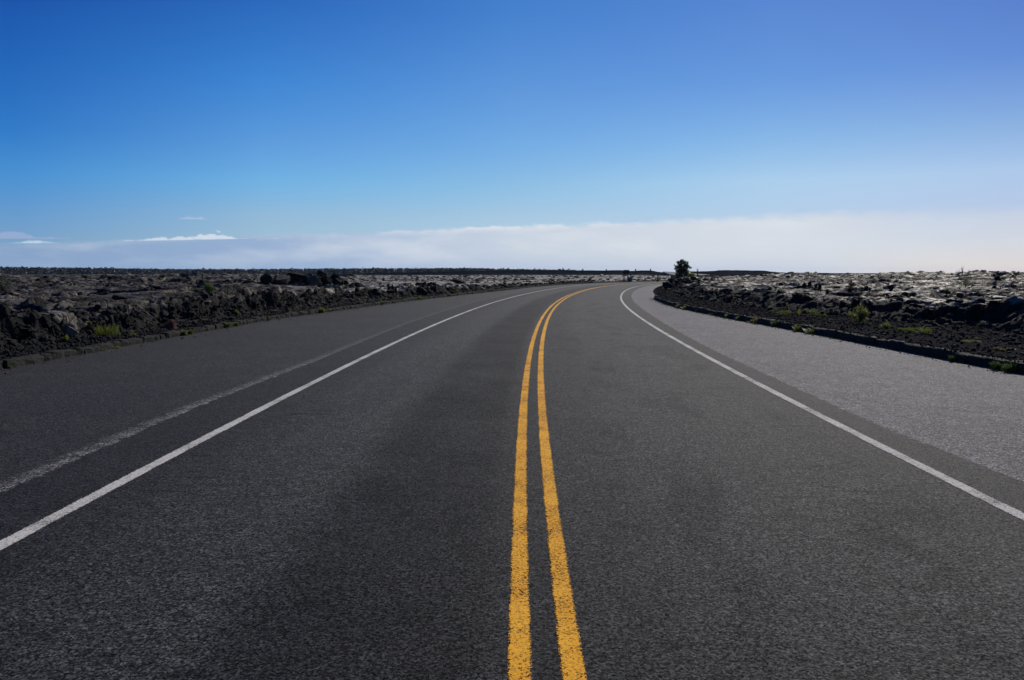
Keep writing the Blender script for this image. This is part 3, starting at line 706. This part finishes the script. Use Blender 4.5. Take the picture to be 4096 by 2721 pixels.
def tree(name, r, h, w, mat, nl, lsize, loc, trunk=.12, clumps=26, spread=.11, low=.2):
    root = empty(name, loc); st = MB(); cl = []
    for i in range(5):
        a = i * 1.26 + r.uniform(-.4, .4); o_ = np.array([math.cos(a), math.sin(a), 0]) * w * .04
        tip = np.array([math.cos(a) * w * r.uniform(.05, .28), math.sin(a) * w * r.uniform(.05, .28), h * r.uniform(.72, .93)])
        m1 = o_ + (tip - o_) * .35 + r.normal(size=3) * w * .03; m2 = o_ + (tip - o_) * .7 + r.normal(size=3) * w * .04
        st.tube([o_ + (0, 0, -.2), m1, m2, tip], [h * trunk * .14, h * trunk * .11, h * trunk * .07, h * trunk * .02], 6); cl += [tip, m2]
        for k in range(clumps // 5):
            t = r.uniform(low, .95); q = o_ + (tip - o_) * t; b = r.uniform(0, 6.283)
            prof = math.sin(3.14 * min(1, (t * .75 + .22))) ** .6; L = w * .5 * prof * r.uniform(.55, 1.0)
            e = q + np.array([math.cos(b) * L, math.sin(b) * L, h * r.uniform(-.02, .10)]); e[:2] *= min(1, w * .47 / (np.hypot(*e[:2]) + 1e-6))
            st.tube([q, (q + e) / 2 + (0, 0, h * .02), e], [h * trunk * .05, h * trunk * .035, h * trunk * .01], 4); cl += [e, e * .8 + q * .2]
    st.build('trunk', M_BARK, root)
    lv = MB(); leaves(lv, r, np.array(cl), (w * spread * .75, w * spread * .75, h * spread * .55), nl, lsize, .2, .6)
    lv.build('crown', mat, root); return root

def haze():
    m = bpy.data.materials.new('air'); m.use_nodes = True; m.node_tree.nodes.clear(); N = NT(m.node_tree)
    v = N.node('ShaderNodeVolumePrincipled', {'Color': (.48, .66, 1.0, 1), 'Density': .00005, 'Anisotropy': .2})
    N.node('ShaderNodeOutputMaterial', {'Volume': v.outputs[0]})
    mb = MB(); mb.box(-3200, 3200, -3200, 3200, -18, 8); o = mb.build('haze', m); tag(o, kind='stuff')
haze()
# kind, x, y, height, width (metres), label
TABLE = [
    ('fern', -9.23, 17.61, 0.22, 0.2, 'narrower clump of upright yellow-green ferns at the foot of the left rock cut'),
    ('fern', -8.94, 17.56, 0.25, 0.25, 'widest clump of tall yellow-green ferns at the foot of the left rock cut'),
    ('frond', -9.26, 16.31, 0.13, 0.06, 'lone thin upright fern beside dark blocks near the reddish rock on the left'),
    ('frond', -9.72, 18.14, 0.07, 0.05, 'tiny fern growing in a dark crevice of the left rock cut above the fern clumps'),
    ('low', -8.68, 18.12, 0.07, 0.23, 'low straggly weeds on gravel behind the left kerb, right of the tall fern clumps'),
    ('low', -8.34, 16.26, 0.05, 0.26, 'flat yellowish weeds on the left kerb stones below the tall fern clumps'),
    ('low', -8.34, 15.8, 0.04, 0.12, 'small moss-like weed at the foot of the left kerb where it meets the asphalt'),
    ('low', -8.41, 12.92, 0.04, 0.06, 'little green weed at the foot of the left kerb by the left picture edge'),
    ('tuft', -8.21, 19.41, 0.15, 0.15, 'yellow-green grass tuft on the left kerb, left one of a close pair'),
    ('tuft', -8.19, 19.8, 0.13, 0.09, 'yellow-green grass tuft on the left kerb, right one of a close pair'),
    ('low', -8.44, 22.36, 0.06, 0.08, 'tiny yellow tuft behind the left kerb just before two round grass tufts'),
    ('tuft', -8.11, 22.1, 0.17, 0.18, 'round grass tuft hanging over the left kerb, left of two round tufts'),
    ('tuft', -8.08, 22.71, 0.14, 0.17, 'round grass tuft hanging over the left kerb, right of two round tufts'),
    ('frond', -8.54, 24.51, 0.24, 0.08, 'tall thin bright fern standing upright behind the left kerb above the round tufts'),
    ('low', -7.9, 25.24, 0.09, 0.11, 'small yellow weed at the foot of the left kerb between round and bushy tufts'),
    ('low', -8.0, 28.27, 0.07, 0.09, 'tiny fern on the gravel behind the left kerb before the bushy tuft'),
    ('tuft', -7.27, 29.66, 0.23, 0.25, 'bushy yellow-green tuft on the left kerb below the rock mound'),
    ('tuft', -6.15, 36.73, 0.22, 0.28, 'spreading grass tuft on the left kerb in front of the small dark boulders'),
    ('low', -5.9, 38.5, 0.1, 0.1, 'small green tuft behind the left kerb just right of a spreading tuft'),
    ('tuft', -5.15, 42.63, 0.23, 0.38, 'bright rounded grass cushion on the left verge below the tilted dark slab'),
    ('tuft', -3.92, 47.94, 0.17, 0.14, 'small bright tuft at the foot of the left kerb beyond the rounded cushion'),
    ('shrubby', -3.49, 50.94, 0.27, 0.34, 'upright green weed clump on the left verge below the wedge-shaped slab'),
    ('low', -3.01, 52.54, 0.15, 0.3, 'low bright grass patch on the left verge, left half of a pair'),
    ('low', -2.78, 53.47, 0.14, 0.25, 'low greyish grass patch on the left verge, right half of a pair'),
    ('tuft', -1.68, 58.49, 0.2, 0.22, 'last bright green tuft on the left kerb before the road bends'),
    ('low', 9.98, 96.66, 0.21, 0.92, 'low green weeds at the outer road edge in the bend, left of the signboard'),
    ('shrub', -9.76, 25.45, 0.39, 0.43, 'dark green leafy shrub on the left lava plateau in front of the mound'),
    ('shrub', -9.94, 24.91, 0.13, 0.26, 'low rounded green bush left of the leafy shrub on the plateau'),
    ('shrub', -22.25, 34.56, 0.8, 1.12, 'large dark shrub with yellowish side growing at the left picture edge'),
    ('dshrub', -33.44, 62.06, 0.29, 0.51, 'dark little bush far back on the left lava field below the forest'),
    ('dshrub', -25.61, 58.13, 0.22, 0.44, 'dark flat bush far back on the left lava field left of a thin sapling'),
    ('sapling', -16.39, 41.92, 0.29, 0.13, 'thin dark sapling far back on the lava field behind the leafy shrub'),
    ('sapling', -11.37, 95.24, 0.66, 0.24, 'thin green sapling alone on the pale lava left of the wedge-shaped slab'),
    ('dshrub', -3.75, 85.96, 0.54, 0.82, 'dark green bush on pale lava right of the wedge-shaped slab'),
    ('dshrub', -7.26, 46.38, 0.19, 0.22, 'pale green bush beside small dark boulders on the left lava field'),
    ('dshrub', -0.91, 111.22, 0.35, 0.7, 'small dark bush on the pale lava beyond the bend, left of the signboard'),
    ('dshrub', 0.43, 101.61, 0.39, 0.42, 'small rounded bush on pale lava nearest the bend, left of the signboard'),
    ('shrub', 9.12, 20.73, 0.58, 0.58, 'bright green leafy shrub standing on the right verge before the dark rock cut'),
    ('tuft', 7.15, 33.42, 0.17, 0.34, 'bright grass tuft at the far end of the right kerb, left half'),
    ('tuft', 7.18, 32.03, 0.18, 0.35, 'bright grass tuft at the far end of the right kerb, right half'),
    ('low', 7.25, 30.14, 0.1, 0.17, 'sparse pale weeds at the foot of the right kerb past the far bright tufts'),
    ('low', 7.3, 28.06, 0.07, 0.23, 'low green weeds at the foot of the right kerb, third group from its far end'),
    ('low', 7.34, 27.02, 0.07, 0.11, 'little green weed at the foot of the right kerb left of a leafy one'),
    ('tuft', 7.36, 26.36, 0.14, 0.18, 'leafy green tuft on the right kerb face midway along the kerb'),
    ('tuft', 7.39, 25.21, 0.14, 0.19, 'dense low green tuft at the foot of the right kerb midway along it'),
    ('dry', 7.52, 23.74, 0.23, 0.24, 'dry brown plume of grass rising over the right kerb'),
    ('tuft', 7.49, 23.97, 0.12, 0.17, 'green leaves at the root of the dry brown plume at the right kerb'),
    ('tuft', 7.61, 22.37, 0.18, 0.19, 'dark green bushy tuft at the right kerb right of the dry plume'),
    ('tuft', 7.69, 20.68, 0.18, 0.31, 'large brownish green tuft hanging over the right kerb'),
    ('tuft', 7.71, 19.86, 0.16, 0.34, 'large green tuft spreading along the foot of the right kerb below the leafy shrub'),
    ('tuft', 7.95, 13.87, 0.11, 0.17, 'dark green weeds at the foot of the right kerb, nearer group'),
    ('low', 7.98, 13.66, 0.06, 0.09, 'few small green leaves at the foot of the right kerb beside the nearer weeds'),
    ('tuft', 8.01, 12.71, 0.15, 0.21, 'dark green grass clump against the right kerb by the picture corner, left half'),
    ('tuft', 8.03, 12.39, 0.17, 0.25, 'dark green grass clump against the right kerb by the picture corner, right half'),
    ('low', 8.54, 25.97, 0.1, 0.1, 'small yellow weed on the right verge, leftmost behind the kerb'),
    ('weed', 8.59, 24.92, 0.14, 0.43, 'row of leafy green weeds on the right verge left of a single frond'),
    ('frond', 8.99, 24.89, 0.15, 0.08, 'single upright green frond on the right verge between two weed groups'),
    ('weed', 8.98, 23.55, 0.27, 0.31, 'tall leafy green weed cluster on the right verge left of the bright shrub'),
    ('frond', 9.26, 23.41, 0.1, 0.05, 'tiny frond on the right verge just right of the tall weed cluster'),
    ('tuft', 9.11, 19.15, 0.16, 0.28, 'yellow-green tuft with orange stems on the right verge right of the shrub'),
    ('low', 9.08, 18.42, 0.08, 0.11, 'small bright weed on the right verge right of the orange-stemmed tuft'),
    ('weed', 9.03, 17.82, 0.11, 0.27, 'sprawling bright weed on the right verge, left of two'),
    ('weed', 9.15, 17.44, 0.18, 0.27, 'sprawling bright weed on the right verge, right of two with a raised stem'),
    ('moss', 9.12, 15.64, 0.06, 0.28, 'flat yellow moss patch on the right verge gravel'),
    ('moss', 8.89, 14.25, 0.06, 0.28, 'flat orange-yellow moss patch on the right verge near the picture edge'),
    ('low', 11.66, 19.71, 0.04, 0.06, 'tiny yellow weed on top of a rock in the right rock cut'),
    ('olive', 21.78, 38.06, 0.52, 1.01, 'wide olive-brown shrub on the right lava field near the skyline'),
    ('olive', 13.8, 25.09, 0.17, 0.21, 'small olive shrub below the wide shrub on the right lava field'),
    ('olive', 18.14, 42.23, 0.29, 0.33, 'dark sparse shrub on the bright right lava between boulders'),
    ('red', 12.83, 30.02, 0.17, 0.33, 'low reddish brown bush on the right lava beside the dark boulder stack'),
    ('olive', 23.82, 75.67, 0.43, 0.41, 'small olive bush far back on the right lava before the right ridge'),
    ('olive', 28.29, 45.88, 0.19, 0.32, 'small olive bush on pale lava near the right picture edge'),
    ('twig', 33.74, 60.0, 0.81, 0.36, 'bare twiggy bush on the right skyline, leftmost and widest'),
    ('twig', 34.09, 60.0, 0.59, 0.27, 'tall thin bare twigs on the right skyline beside the wide twiggy bush'),
    ('twig', 34.61, 60.0, 0.45, 0.23, 'small bent twiggy bush on the right skyline, rightmost'),
    ('ygshrub', 17.25, 76.0, 0.57, 0.96, 'yellow-green slanting shrub right of the lone tree'),
    ('sapling', 18.74, 80.0, 1.07, 0.25, 'thin dark sapling standing at the right end of the yellow-green shrub'),
    ('dshrub', 20.57, 111.29, 0.63, 1.51, 'dark low bush behind the thin roadside post'),
    ('dshrub', 26.73, 150.0, 0.63, 0.66, 'dark small bush far behind the thin roadside post'),
    ('boulder', 16.07, 42.74, 0.3, 0.23, 'cone-shaped dark boulder on the bright right lava, tallest in its row'),
    ('boulder', 15.87, 42.92, 0.23, 0.29, 'low dark boulder leaning against the cone-shaped boulder'),
    ('boulder', 15.58, 43.03, 0.15, 0.35, 'flat dark boulder left of the cone-shaped boulder'),
    ('boulder', 14.47, 37.68, 0.17, 0.16, 'dark round boulder right of the cone-shaped one, left of a close pair'),
    ('boulder', 14.43, 37.08, 0.23, 0.16, 'dark round boulder right of the cone-shaped one, right of a close pair'),
    ('boulder', 15.92, 35.53, 0.22, 0.2, 'square dark boulder standing on pale right lava'),
    ('boulder', 16.04, 35.44, 0.11, 0.12, 'small dark rock touching the square boulder on its right'),
    ('boulder', 15.73, 35.53, 0.08, 0.19, 'flat dark rock touching the square boulder on its left'),
    ('boulder', 12.4, 31.09, 0.11, 0.12, 'small square dark boulder below the close pair of round boulders'),
    ('boulder', 10.64, 28.48, 0.13, 0.31, 'broad dark brown boulder on the edge of the right rock cut'),
    ('boulder', 17.32, 42.26, 0.13, 0.44, 'long flat dark boulder on the bright right lava'),
    ('boulder', 17.01, 35.56, 0.25, 0.23, 'dark upright boulder on the right lava left of the olive shrubs'),
    ('boulder', 16.13, 47.42, 0.15, 0.29, 'dark lump on the left end of the bright right lava patch'),
    ('boulder', 13.07, 57.01, 0.29, 0.45, 'dark square block on the lava right of the lone tree'),
    ('boulder', 13.77, 68.86, 0.31, 0.37, 'small dark rock on top of the rock wall at the inside of the bend'),
    ('boulder', -5.57, 79.49, 0.53, 1.31, 'long dark wedge-shaped slab on the pale lava left of the bend'),
    ('boulder', -6.79, 39.42, 0.14, 0.27, 'dark square boulder on the left lava, nearest of three small ones'),
    ('boulder', -6.4, 41.19, 0.16, 0.18, 'dark square boulder on the left lava, middle of three small ones'),
    ('boulder', -6.61, 43.74, 0.26, 0.21, 'dark pointed boulder on the left lava, farthest of three small ones'),
    ('boulder', -5.17, 45.57, 0.39, 0.69, 'tilted dark slab above the rounded grass cushion on the left'),
    ('boulder', -9.79, 44.0, 0.55, 0.67, 'triangular dark slab leaning at the right end of the rock mound'),
    ('boulder', -10.19, 43.4, 0.48, 0.71, 'large dark block beside the triangular slab at the rock mound'),
    ('boulder', -10.81, 45.0, 0.53, 0.66, 'purplish block on the summit of the rock mound'),
    ('boulder', -10.81, 43.0, 0.61, 0.78, 'rounded grey block in the right half of the rock mound'),
    ('boulder', -11.91, 44.0, 0.46, 0.92, 'long dark flat-topped block on the middle of the rock mound'),
    ('boulder', -12.5, 43.0, 0.53, 0.95, 'broken grey block in the left half of the rock mound'),
    ('boulder', -10.94, 45.0, 0.6, 0.34, 'thin flat rock lying on the very top of the rock mound'),
    ('boulder', -13.16, 42.5, 0.64, 0.81, 'low dark block at the left end of the rock mound'),
    ('boulder', -9.38, 16.01, 0.08, 0.16, 'reddish rock among dark rubble behind the left kerb'),
    ('boulder', -9.61, 17.09, 0.21, 0.34, 'large tilted grey-edged block leaning on the left rock cut'),
    ('boulder', -8.67, 20.04, 0.25, 0.33, 'tall dark squared block at the foot of the left rock cut behind paired tufts'),
    ('boulder', -8.79, 22.48, 0.11, 0.36, 'flat reddish brown block at the foot of the left rock cut'),
    ('boulder', 11.36, 57.78, 0.55, 0.73, 'dark blocky rock wall end at the inside of the bend'),
]
# ============================================================ build the table
GROUP = {'fern': 'ferns at the left rock cut', 'low': 'small weeds along the kerbs', 'tuft': 'grass tufts along the kerbs', 'boulder': 'loose boulders on the lava',
         'weed': 'leafy weeds on the right verge', 'olive': 'olive shrubs on the right lava field', 'dshrub': 'dark bushes on the far lava',
         'sapling': 'thin saplings on the lava', 'shrub': 'leafy shrubs on the lava', 'twig': 'bare twiggy bushes on the skyline', 'moss': 'flat moss patches', 'frond': 'single fronds'}
CAT = {'fern': 'fern', 'frond': 'fern', 'low': 'weed', 'tuft': 'grass tuft', 'weed': 'weed', 'moss': 'moss', 'dry': 'dry grass', 'shrubby': 'weed', 'shrub': 'shrub',
       'dshrub': 'bush', 'olive': 'shrub', 'red': 'bush', 'ygshrub': 'shrub', 'twig': 'bush', 'sapling': 'sapling', 'boulder': 'boulder'}
NAME = {'fern': 'fern', 'frond': 'fern', 'low': 'weed', 'tuft': 'grass_tuft', 'weed': 'leafy_weed', 'moss': 'moss_patch', 'dry': 'dry_grass', 'shrubby': 'leafy_weed', 'shrub': 'leafy_shrub',
        'dshrub': 'bush', 'olive': 'olive_shrub', 'red': 'reddish_bush', 'ygshrub': 'slanting_shrub', 'twig': 'twiggy_bush', 'sapling': 'sapling', 'boulder': 'boulder'}
pr = np.random.default_rng(11)
def settle(x, y, kind):
    """plants that hang at a kerb grow out of the joint between kerb and asphalt, the others stand on the ground"""
    s, d = road_sd(np.array([x]), np.array([y])); s = float(s[0]); d = float(d[0]); kr = float(kerb_r(s)); kl = float(kerb_l(s))
    if kind in ('tuft', 'low', 'dry', 'weed'):
        if s < 39.5 and -.1 < d - kr < .28: q = at(s, kr - .035); return float(q[0]), float(q[1]), 0.0
        if s < 87 and -.1 < kl - d < .29: q = at(s, kl + .035); return float(q[0]), float(q[1]), 0.0
    z = gz_at(x, y)
    return x, y, max(z, 0.0) if kl < d < kr else z
def stalks(mb, c):
    for q in c: mb.tube([(0, 0, -.01), (q[0] * .5, q[1] * .5, q[2] * .35 + .004), tuple(q)], [.003, .003, .0015], 3)
for kind, x, y, h, w, lab in TABLE:
    r = np.random.default_rng(int(abs(x * 977 + y * 131)) + 3); x, y, z = settle(x, y, kind); nm = NAME[kind]; far = math.hypot(x, y) > 55; o = None
    if kind == 'boulder':
        V, F = rock_shape(r, ICO3, 18, r.uniform(1.2, 2.2), .010)
        if 'cone' in lab or 'pointed' in lab or 'triangular' in lab: V[:, :2] *= (1.0 - .42 * (V[:, 2:3] + 1) / 1.3)
        if 'wedge' in lab or 'tilted' in lab or 'triangular' in lab: V[:, 2] += V[:, 0] * -.45
        if 'flat' in lab or 'long' in lab: V[:, 2] *= .9
        V = V / np.array([np.ptp(V[:, 0]), np.ptp(V[:, 1]), np.ptp(V[:, 2])]); V[:, 2] -= V[:, 2].min()
        dp = w * (.8 if not ('slab' in lab) else .45)
        V = V * np.array([w, dp, h * 1.12]); V[:, 2] -= h * .12
        a = r.uniform(-.25, .25) - math.atan2(x, y); c, s_ = math.cos(a), math.sin(a); V[:, :2] = V[:, :2] @ np.array([[c, s_], [-s_, c]])
        mat = M_RED if 'red' in lab else (M_ROCKG if 'grey' in lab else M_ROCK)
        o = np_mesh(nm, V, F, mat); o.location = (x, y, z)
    elif kind in ('tuft', 'low', 'dry', 'moss'):
        mat = {'dry': M_DRY, 'moss': M_MOSS}.get(kind, M_GRASS)
        if 'dark green' in lab: mat = M_LEAF
        if kind == 'dry': mb = tuft(r, h * 1.15, w, 60, mat, .7, .006)
        elif kind == 'moss': 
            mb = MB(); c = np.stack([r.normal(size=60) * w * .3, r.normal(size=60) * w * .3, np.full(60, .01)], 1); leaves(mb, r, c, (w * .05, w * .05, .008), 700, .022, .1); stalks(mb, c)
        else: 
            mb = tuft(r, h * 1.15, w * 1.1, 75 if kind == 'tuft' else 26, mat, .85, .009 if not far else .016)
            c = np.stack([r.normal(size=30) * w * .24, r.normal(size=30) * w * .24, r.uniform(.1, .7, 30) * h], 1); c[:, :2] = np.clip(c[:, :2], -.3 * w, .3 * w); leaves(mb, r, c, (w * .08, w * .08, h * .1), 260 if kind == 'tuft' else 110, .035 if not far else .06, .6, .4); stalks(mb, c)
        o = mb.build(nm, mat); o.location = (x, y, z)
    elif kind in ('fern', 'frond'):
        mb = fern(r, h * 1.12, w * 1.25, 12 if kind == 'fern' else 3, M_GRASS); o = mb.build(nm, M_GRASS); o.location = (x, y, z)
    elif kind in ('weed', 'shrubby'):
        o = shrub(nm, r, h * 1.1, w, None, M_GRASS, 520, .032 if not far else .06, 12, .0, 1, (x, y, z), .07)
    elif kind == 'shrub':
        big = w > .5; o = shrub(nm, r, h * .86, w * .68, None, M_GRASS if 'bright' in lab else (M_LEAF if 'large dark' not in lab else M_OHIA), 3000 if 'bright' in lab else 1800, .034, 13, .05, 1, (x, y, z), .075)
    elif kind in ('dshrub', 'olive', 'red', 'ygshrub'):
        mat = {'dshrub': M_OHIA, 'olive': M_OLIVE, 'red': leaf('reddish_leaf', (.06, .028, .014), (.12, .05, .022), .25) if kind == 'red' else None, 'ygshrub': M_GRASS}[kind]
        o = shrub(nm, r, h * .9, w * .75, None, mat, 420 if not kind == 'ygshrub' else 900, .06 if not far else .11, 8, .0, 1, (x, y, z), .11)
        if kind == 'ygshrub': o.rotation_euler = (0, R(-9), 0)
    elif kind == 'twig':
        o = shrub(nm, r, h, w, None, M_BARK, 60, .03, 12, .3, .0, (x, y, z))
    elif kind == 'sapling':
        o = tree(nm, r, h * 1.05, w, M_OHIA, 160, .10 if far else .05, (x, y, z), .2, 10, .2, .1)
    tag(o, lab, CAT[kind], GROUP.get(kind))

# the lone tree on the lava behind the bend
tz = gz_at(16.4, 76.5)
def lone_tree():
    r = np.random.default_rng(5); H = 1.76 + (.80 - tz); Wd = 1.32; root = empty('tree', (16.4, 76.5, tz)); st = MB(); lv = MB()
    cl = [(-.36, .55), (-.31, .66), (-.40, .61), (-.28, .87), (-.22, .79), (-.12, .72), (0, .90), (.04, .97), (.13, .95), (0, .8), (.1, .83), (.19, .78), (.33, .75), (.39, .82), (.42, .67), (.46, .60),
          (.31, .62), (.16, .66), (.01, .66), (-.15, .58), (-.05, .5), (.1, .5), (.26, .48), (.34, .41), (.2, .36), (-.2, .43), (-.32, .37), (0, .4), (-.1, .3), (.1, .28), (-.26, .25), (.26, .26), (-.32, .13),
          (-.15, .13), (0, .16), (.15, .10), (.28, .14), (-.05, .05), (.38, .06), (-.12, .86), (-.06, .6), (.06, .58), (.24, .88), (.30, .52), (-.24, .5), (.12, .40), (-.1, .42), (.36, .30), (.02, .72), (.28, .70), (-.22, .67), (.2, .18), (-.2, .2)]
    for u, v in cl:
        yy = r.uniform(-.36, .36) * (1 - .5 * abs(v - .5)); c = np.array([u * Wd, yy * Wd, v * H])
        q = np.array([u * Wd * .18, yy * Wd * .18, max(0, v * H * .55 - .05)]); b0 = np.array([u * .25, yy * .2, -.1])
        st.tube([b0, q, (q + c) / 2 + r.normal(size=3) * .02, c], [.035, .026, .015, .006], 5)
        n = int(r.uniform(210, 300)); leaves(lv, r, c[None, :] + r.normal(size=(9, 3)) * (.095, .095, .06), (.045, .045, .04), n, .066, .2, .7)
    st.build('trunk', M_BARK, root); lv.build('crown', M_OHIA, root); return root
tr_ = lone_tree()
tag(tr_, 'lone dark leafy tree on the lava inside the bend, against the sky', 'tree')

# two-post signboard seen from behind at the outer edge of the bend
sg = empty('signboard', (14.95, 103.6, .03), -.05); tag(sg, 'dark two-post signboard seen from behind beyond the road bend, left of the lone tree', 'sign')
mb = MB(); mb.box(-.38, .38, -.02, .02, 1.07, 1.56); mb.box(-.33, .33, .02, .05, 1.14, 1.20); mb.box(-.33, .33, .02, .05, 1.38, 1.44); mb.build('board', M_SIGN, sg)
for px_ in (-.29, .20):
    mb = MB(); mb.box(px_ - .06, px_ + .06, .052, .17, -.2, 1.5); mb.build('post', M_POST, sg)
# blue tub behind the right-hand post
tb = empty('blue_tub', (15.55, 104.3, .03)); tag(tb, 'low blue tapered tub with pale rim behind the right post of the signboard', 'tub')
mb = MB(); mb.tube([(0, 0, 0), (0, 0, .25), (0, 0, .50), (0, 0, .50)], [.22, .28, .33, .30], 20); mb.build('body', M_BLUE, tb, True)
mb = MB()
for k in range(20):
    a, b = k * .31416, (k + 1) * .31416; v = []
    for q in (a, b):
        for rr_, zz in ((.30, .49), (.35, .49), (.35, .54), (.30, .54)): v.append((math.cos(q) * rr_, math.sin(q) * rr_, zz))
    mb.add(v, [(0, 4, 5, 1), (1, 5, 6, 2), (2, 6, 7, 3), (3, 7, 4, 0)])
mb.build('rim', M_PALE, tb)
# thin roadside post
rp = empty('roadside_post', (18.9, 102.6, .0)); tag(rp, 'thin dark roadside post standing alone right of the signboard', 'post')
mb = MB(); mb.tube([(0, 0, -.2), (0, 0, .5), (0, 0, .93)], [.06, .058, .055], 8); mb.build('shaft', M_POST, rp)
mb = MB(); mb.box(-.07, .07, -.07, .07, .93, .98); mb.build('cap', M_POST, rp)

# ============================================================ forest along the horizon, one far mass, and the trees standing clear of it
def forest():
    r = np.random.default_rng(21); fo = MB(); n = 0
    U = r.uniform(-420, 2380, 2300); 
    vs = []
    for u in U:
        a = (u - 2048) / 3159; D = r.uniform(560, 700); x = a * D
        top = np.interp(u, [-400, 0, 350, 700, 1000, 1300, 1600, 1900, 2050, 2300, 2400], [1064, 1067, 1071, 1076, 1076, 1074, 1072.5, 1072, 1076, 1080, 1083])
        ztop = EYE - (top + 1.5 + r.exponential(2.6) - 4.5 * (r.random() < .03) - 1 - 1079) * D / 3159
        zb = ground(np.array([x]), np.array([D]))[0][0]; hh = ztop - zb
        if hh < .8: continue
        hh *= 1.0; w = r.uniform(2.6, 4.6); c = []
        for k in range(9):
            t = r.uniform(.12, .92); q = r.uniform(0, 6.283); rr_ = w * .5 * math.sin(3.14 * min(.93, t * .8 + .18)) * r.uniform(.2, 1)
            c.append((x + math.cos(q) * rr_, D + math.sin(q) * rr_, zb + hh * t))
        c.append((x, D, zb + hh * .93)); leaves(fo, r, np.array(c), (w * .12, w * .12, hh * .05), 70, .85, .3, .8)
    o = fo.build('forest', M_FOR); tag(o, kind='stuff')
forest()
def far_trees():
    r = np.random.default_rng(4); proto = None; spots = [(1665, 1071), (1745, 1070.5), (2013, 1072), (2092, 1075), (2138, 1073), (2176, 1076), (2251, 1072), (2275, 1075), (2330, 1078), (2424, 1078), (2541, 1078.5), (2600, 1079)]
    words = ['at the forest edge, leftmost of the spaced row', 'second from the left in the spaced row', 'with a pointed top rising over the dark ridge', 'small and thin on the dark ridge', 'slender on the dark ridge beside a thin one',
             'tiny on the dark ridge crest', 'tallest of those above the dark ridge middle', 'low, right beside the tallest on the ridge', 'low on the falling ridge line', 'single on the ridge left of the signboard', 'just right of the signboard top', 'last one on the ridge before the far road']
    for (u, v), wd in zip(spots, words):
        D = 305. if u > 1900 else 560.; a = (u - 2048) / 3159; x = a * D; z = gz_at(x, D); h = EYE - (v - 1079) * D / 3159 - z
        h = max(h, .7)
        if proto is None or True:
            t = tree('far_tree', r, h, h * r.uniform(.45, .7) if u > 1900 else h * .4, M_OHIA, 240, .22 * max(1, D / 400), (x, D, z), .2, 15, .16, .1)
        tag(t, 'far dark tree on the skyline, ' + wd, 'tree', 'small trees on the far ridge')
far_trees()
